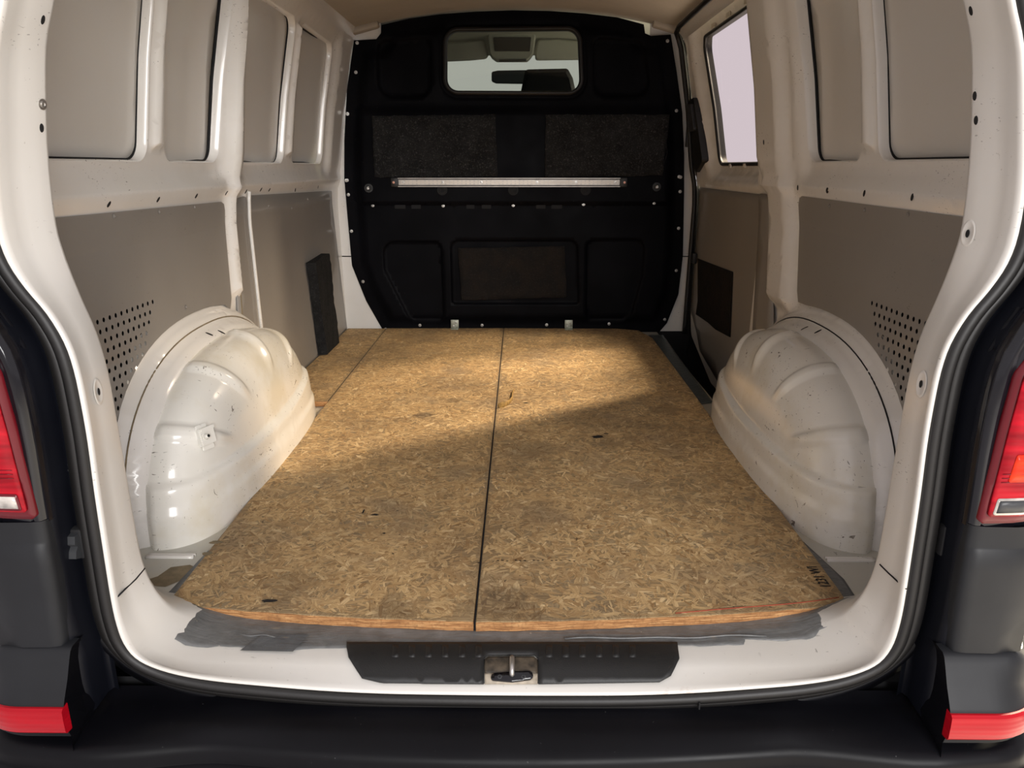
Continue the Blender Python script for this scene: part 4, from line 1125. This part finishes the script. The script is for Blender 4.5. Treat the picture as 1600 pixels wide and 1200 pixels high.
# tail lights
def lamp(sd):
    side = 'left' if sd < 0 else 'right'
    LP = empty('tail_light', (sd*.74, .95, .39)); tag(LP, 'red tail light on the %s rear corner of the van%s' % (side, ', with an amber band' if sd > 0 else ', deep red and dim'), 'tail light', 'tail lights')
    def sf(x, z, d):  # lamp surface depth by half-width
        y = .944+.10*max(0, (x-.70)/.13)**2.2*1.2
        return Vector((sd*x, y-d, z))
    def pn(name, lp, d, thick, mat, bev=.002, label=None):
        l = dens(lp, .02); cx = np.mean([a[0] for a in l]); cz = np.mean([a[1] for a in l])
        o = sheet(name, l, [], [], .02, lambda V: np.full(len(V), d), lambda s, t, dd: sf(s, t, dd), mat, LP)
        m = o.modifiers.new('t', 'SOLIDIFY'); m.thickness = thick; m.offset = -1 if sd > 0 else 1
        if label: o['label'] = label
        return o
    body = rpoly([(.662, .287), (.826, .292), (.826, .545), (.70, .545), (.674, .505), (.668, .42)], [.006, .02, .02, .03, .04, .02], 6)
    pn('lens_rim', body, .004, .02, M['redrim'])
    inn = offset(body, -.006)
    pn('red_lens', rpoly([(.669, .300), (.82, .304), (.82, .538), (.705, .538), (.681, .504), (.675, .42)], [.004, .02, .02, .03, .04, .02], 6), .009, .004, M['red'])
    w1 = rpoly([(.674, .303), (.805, .306), (.805, .331), (.677, .328)], .003, 4)
    pn('white_frame', w1, .0105, .002, M['clear'] if sd > 0 else M['redrim'], .001)
    pn('reversing_lens', offset(w1, -.0035), .0115, .002, M['clear'] if sd < 0 else M['plasticg'], .001, 'pale reversing light strip')
    if sd > 0:
        pn('amber_lens', rpoly([(.686, .352), (.80, .355), (.80, .395), (.691, .392)], .003, 4), .0105, .002, M['amber'], .001, 'orange indicator section')
        pn('amber_lens', rpoly([(.700, .420), (.80, .422), (.80, .50), (.715, .50)], .003, 4), .0100, .002, M['amber'], .001, 'orange indicator section')
        pts = [(x, z) for x, z in rpoly([(.709, .468), (.722, .468), (.724, .492), (.711, .492)], .006, 5)]
        tube('lens_ring', [sf(a, b, .0125) for a, b in dens(pts, .004)], .0008, M['amber'], LP, closed=True, seg=5)
    for k, z in enumerate((.352, .358, .364)):
        tube('lens_line', [sf(x, z, .0098) for x in np.linspace(.677, .80, 10)], .0006, M['redrim'], LP, seg=4)
    return LP
lamp(-1); lamp(1)

# ------------------------------------------------------------------ rear bumper
BP = empty('rear_bumper', (0, .93, -.12)); tag(BP, 'wide black plastic rear bumper with raised grey corners', 'bumper')
def cy(x):   # plan curve of the bumper's rear edge
    a = abs(x); return .918+.030*(a/.65)**2-.050*ss((a-.42)/.25)+.16*max(0, (a-.74)/.16)**2.2
rows = []
for x in np.concatenate([np.linspace(-.90, -.66, 14), np.linspace(-.64, .64, 40), np.linspace(.66, .90, 14)]):
    y0 = cy(x); a = abs(x); rise = .024*min(1, a/.66)**2; out = max(0, a-.80)*.9
    pr = [(1.03, -.062), (1.015, -.070), (1.000, -.074), (.985, -.078), (.965, -.082), (.948, -.0875), (y0+.012, -.097), (y0+.004, -.101), (y0-.002, -.107), (y0-.004, -.114), (y0-.004, -.128), (y0-.005, -.131), (y0-.013, -.134), (y0-.019, -.140), (y0-.022, -.150), (y0-.022, -.30), (y0+.02, -.36), (1.1, -.38)]
    rows.append([Vector((x, y+out*(1 if k < 17 else 0), z+rise*(min(1, max(0, (k-1)/5)) if k < 15 else 0))) for k, (y, z) in enumerate(pr)])
loft('bumper_skin', rows, M['bumper'], BP, smooth=math.radians(50))
for sd in (-1, 1):
    # raised corner block: sloping grey top, reflector slot, inner chamfer facet
    rows = []
    for x in np.concatenate([[.648], np.linspace(.652, .90, 24)]):
        y0 = .904+.17*max(0, (x-.715)/.18)**2.0; yt = .944+.13*max(0, (x-.745)/.12)**2.0
        pr = [(yt+.02, .0765), (yt, .0755), (yt-.006, .071), (yt-.012, .060), (y0+.016, .035), (y0+.006, .018), (y0+.000, .008), (y0-.003, .002), (y0-.004, -.040), (y0+.001, -.0475), (y0+.004, -.055), (y0+.02, -.06)]
        dz = .050*ss((x-.745)/.10)
        rows.append([Vector((sd*x, y, z-(dz if z > .03 else dz*max(0, (z+.01)/.04)))) for y, z in pr])
    cb = loft('bumper_corner', rows, M['satin'], BP, smooth=math.radians(50)); cb['label'] = 'raised satin grey bumper corner'
    a = [Vector((sd*.648, y, z)) for y, z in ((.964, .0765), (.944, .0755), (.938, .071), (.920, .035), (.906, .012), (.902, .002), (.901, -.040), (.906, -.055), (.902, -.085))]
    b = [Vector((sd*x, y, z)) for x, y, z in ((.662, 1.01, .060), (.661, 1.006, .050), (.661, 1.003, .041), (.660, 1.002, .015), (.659, 1.001, -.015), (.656, 1.0, -.035), (.650, .998, -.055), (.652, .965, -.068), (.658, .925, -.085))]
    loft('corner_facet', [a, [p_*.5+q_*.5 for p_, q_ in zip(a, b)], b], M['bumper'], BP, smooth=False)
    side = 'left' if sd < 0 else 'right'
    rows = []
    for x in np.linspace(.6475, .90, 24):
        y0 = .904+.17*max(0, (x-.715)/.18)**2.0
        rows.append([Vector((sd*x, y, z)) for y, z in ((y0+.006, .0035), (y0-.006, .0025), (y0-.0095, -.001), (y0-.0100, -.015), (y0-.0095, -.036), (y0-.006, -.0405), (y0+.006, -.0415))])
    RF = loft('rear_reflector', rows, M['reflector'], None, smooth=math.radians(40), cap=True)
    tag(RF, 'long red reflector strip let into the %s corner of the bumper' % side, 'reflector', 'bumper reflectors')

# ------------------------------------------------------------------ outer shell, cab and surroundings
SH = empty('body_shell', (0, 2.5, 1.5)); tag(SH, 'outer roof and sides of the van enclosing the load area', 'van body')
mesh('roof_skin', [(-.95, 1.02, 1.50), (.95, 1.02, 1.50), (.95, 4.75, 1.50), (-.95, 4.75, 1.50)], [(0, 1, 2, 3)], M['body'], SH, False)
mesh('roof_edge', [(-.95, 1.02, 1.50), (.95, 1.02, 1.50), (.95, 1.02, 1.27), (-.95, 1.02, 1.27)], [(0, 1, 2, 3)], M['body'], SH, False)
for sd in (-1, 1):
    if sd < 0: mesh('side_skin', [(-.95, 1.2, -.5), (-.95, 5.4, -.5), (-.95, 5.4, 1.5), (-.95, 1.2, 1.5)], [(0, 1, 2, 3)], M['gap'], SH, False)
    else:
        x = .955
        V = [(x, 1.2, -.5), (x, 5.4, -.5), (x, 5.4, 1.5), (x, 1.2, 1.5), (x, 2.85, .66), (x, 4.30, .66), (x, 4.30, 1.46), (x, 2.85, 1.46)]  # rear edge of the opening is shaped to cast the floor's shadow edge
        mesh('side_skin', V, [(0, 1, 5, 4), (1, 2, 6, 5), (2, 3, 7, 6), (3, 0, 4, 7)], M['gap'], SH, False)
mesh('underbody', [(-.95, 1.05, -.38), (.95, 1.05, -.38), (.95, 5.4, -.38), (-.95, 5.4, -.38)], [(0, 1, 2, 3)], M['gap'], SH, False)
mesh('rear_valance', [(-.9, 1.05, -.38), (.9, 1.05, -.38), (.9, 1.05, -.06), (-.9, 1.05, -.06)], [(0, 1, 2, 3)], M['gap'], SH, False)
# blanking strips between liner and outer skin beside the door opening
box('door_reveal', (.905, 3.625, .10), (.11, .01, 1.15), M['gap'], SH, bev=0)

CB = empty('cab_lining', (0, 4.2, 1.45)); tag(CB, 'grey cab roof lining seen through the bulkhead window', 'lining')
rows = []
for y in np.linspace(3.62, 4.62, 14):
    rows.append([(x, y, 1.468-.02*(x/.7)**2-.0*(y-3.6)-.10*ss((y-4.42)/.25)*1.0) for x in np.linspace(-.80, .80, 24)])
loft('headliner', rows, M['grey'], CB)
for sd in (-1, 1):
    mesh('pillar', [(sd*.45, 4.60, 1.36), (sd*.80, 4.60, 1.40), (sd*.86, 5.3, .80), (sd*.70, 5.35, .80)], [(0, 1, 2, 3)], M['seat'], CB, False)
mesh('dashboard', [(-.9, 4.6, .60), (.9, 4.6, .60), (.9, 5.4, .78), (-.9, 5.4, .78)], [(0, 1, 2, 3)], M['seat'], CB, False)
mesh('dash_front', [(-.9, 4.6, .60), (.9, 4.6, .60), (.9, 4.6, -.3), (-.9, 4.6, -.3)], [(0, 1, 2, 3)], M['seat'], CB, False)
def at45(u, v, Y=4.5):
    p = px(u, v, 1, Y); return (p.x, p.z)
fm = lambda Y: (lambda s, t, d: Vector((s, Y+d, t)))
OC = empty('overhead_console', (-.02, 4.5, 1.40)); tag(OC, 'grey overhead console with a dark recessed panel between the sun visors', 'console')
plate('console_body', rpoly([at45(762, 54), at45(838, 54), at45(833, 86), at45(829, 92), at45(824, 97), at45(776, 97), at45(769, 92), at45(765, 86)][::-1], .02), fm(4.44), .07, M['grey'], OC, .008)
plate('console_screen', rpoly([at45(771, 58, 4.43), at45(830, 58, 4.43), at45(828, 80, 4.43), at45(773, 80, 4.43)][::-1], .004), fm(4.432), .01, M['grey2'], OC)
plate('console_switches', rpoly([at45(779, 93, 4.43), at45(823, 92, 4.43), at45(822, 95.5, 4.43), at45(780, 96.5, 4.43)][::-1], .003), fm(4.432), .01, M['grey2'], OC)
for pts, lb in (([(690, 68), (726, 66), (758, 63), (765, 92), (735, 95), (690, 97)], 'left'), ([(840, 63), (872, 62), (912, 66), (912, 94), (836, 95), (836, 85)], 'right')):
    v = plate('sun_visor', rpoly([at45(*q) for q in pts][::-1], .025), fm(4.47), .025, M['grey'], None, .008)
    tag(v, 'folded grey sun visor %s of the overhead console' % lb, 'sun visor', 'cab sun visors')
RM = empty('rear_view_mirror', (-.05, 4.7, 1.27)); tag(RM, 'dark interior rear view mirror hanging at the windscreen', 'mirror')
plate('mirror_back', rpoly([at45(768, 112, 4.6), at45(778, 110, 4.6), at45(840, 109, 4.6), at45(838, 131, 4.6), at45(775, 130, 4.6), at45(768, 127, 4.6)][::-1], .012), fm(4.6), .03, M['mirror'], RM, .006)
tube('mirror_stem', [(.02, 4.625, 1.25), (.02, 4.66, 1.30)], .008, M['mirror'], RM)
HR = empty('head_restraint', (.16, 3.95, 1.05)); tag(HR, 'black head restraint of the cab seat seen through the window', 'headrest')
hp_ = rpoly([at45(821, 108.5, 3.95), at45(887, 107, 3.95), at45(895, 122, 3.95), at45(901, 150, 3.95), at45(904, 180, 3.95), at45(810, 180, 3.95), at45(813, 147, 3.95)][::-1], .02)
plate('cushion', hp_, fm(3.93), .09, M['seat'], HR, .02, math.radians(60))
box('seat_back', (.16, 3.98, .70), (.46, .10, .60), M['seat'], HR, bev=.03)
WSN = sheet('windscreen', [(-.78, .78), (.78, .78), (.72, 1.40), (-.72, 1.40)], [], [], .3, None, lambda s, t, d: Vector((s, 4.62+(1.40-t)*1.1, t)), M['glass2'], None, smooth=False)
tag(WSN, 'tinted windscreen at the front of the cab', 'windscreen')
g = mesh('ground', [(-12, -10, -.60), (12, -10, -.60), (12, 16, -.60), (-12, 16, -.60)], [(0, 1, 2, 3)], M['ground'], None, False); tag(g, kind='structure')

# ------------------------------------------------------------------ bracket on the left wheel arch
def bracket():
    p, n = hit(archL, 320, 681)
    br = bpy.data.objects.new('mounting_bracket', None); COL.objects.link(br); br.empty_display_size = .03
    ux = n.cross(Vector((0, 0, 1))).normalized()
    if ux.x < 0: ux = -ux
    uy = n.cross(ux).normalized()
    if uy.z < 0: uy = -uy
    bm = bmesh.new()
    def quadbox(a0, a1, b0, b1, h0, h1, sk=0):
        vs = [bm.verts.new(p+ux*a+uy*b+n*h) for (a, b, h) in ((a0, b0, h0), (a1, b0, h0), (a1+sk, b1, h0), (a0+sk, b1, h0), (a0, b0, h1), (a1, b0, h1), (a1+sk, b1, h1), (a0+sk, b1, h1))]
        for f in ((0, 3, 2, 1), (4, 5, 6, 7), (0, 1, 5, 4), (1, 2, 6, 5), (2, 3, 7, 6), (3, 0, 4, 7)): bm.faces.new([vs[i] for i in f])
    quadbox(-.022, .018, -.020, .018, -.004, .010, .005)
    quadbox(-.016, .014, .018, .027, -.003, .0015, .001)
    quadbox(-.018, .014, -.031, -.020, -.003, .0015, .001)
    quadbox(-.016, .022, .010, .018, .010, .014, .002)
    bmesh.ops.bevel(bm, geom=bm.edges[:], offset=.0015, segments=2, affect='EDGES', clamp_overlap=True)
    bpy.data.objects.remove(br)
    o = from_bm('mounting_bracket', bm, M['white_arch'], WL); o['label'] = 'small white welded bracket with a hollow stud on the wheel arch'
    q = p+ux*-.008+uy*-.002+n*.010
    tube('stud', [q, q+n*.012], [.0075, .0045], M['white_arch'], o, seg=12)
    place('stud_hole', disc_mesh('hole', .003, .0005, M['gap']), q+n*.0121, n, o)
    pad_ = [q+ux*a+uy*b+n*.001 for a, b in ((-.010, -.009), (.011, -.009), (.013, .008), (-.008, .008))]
    mesh('stud_plate', pad_+[v+n*.002 for v in pad_], [(4, 5, 6, 7), (0, 1, 5, 4), (1, 2, 6, 5), (2, 3, 7, 6), (3, 0, 4, 7)], M['white_arch'], o, False)
bracket()
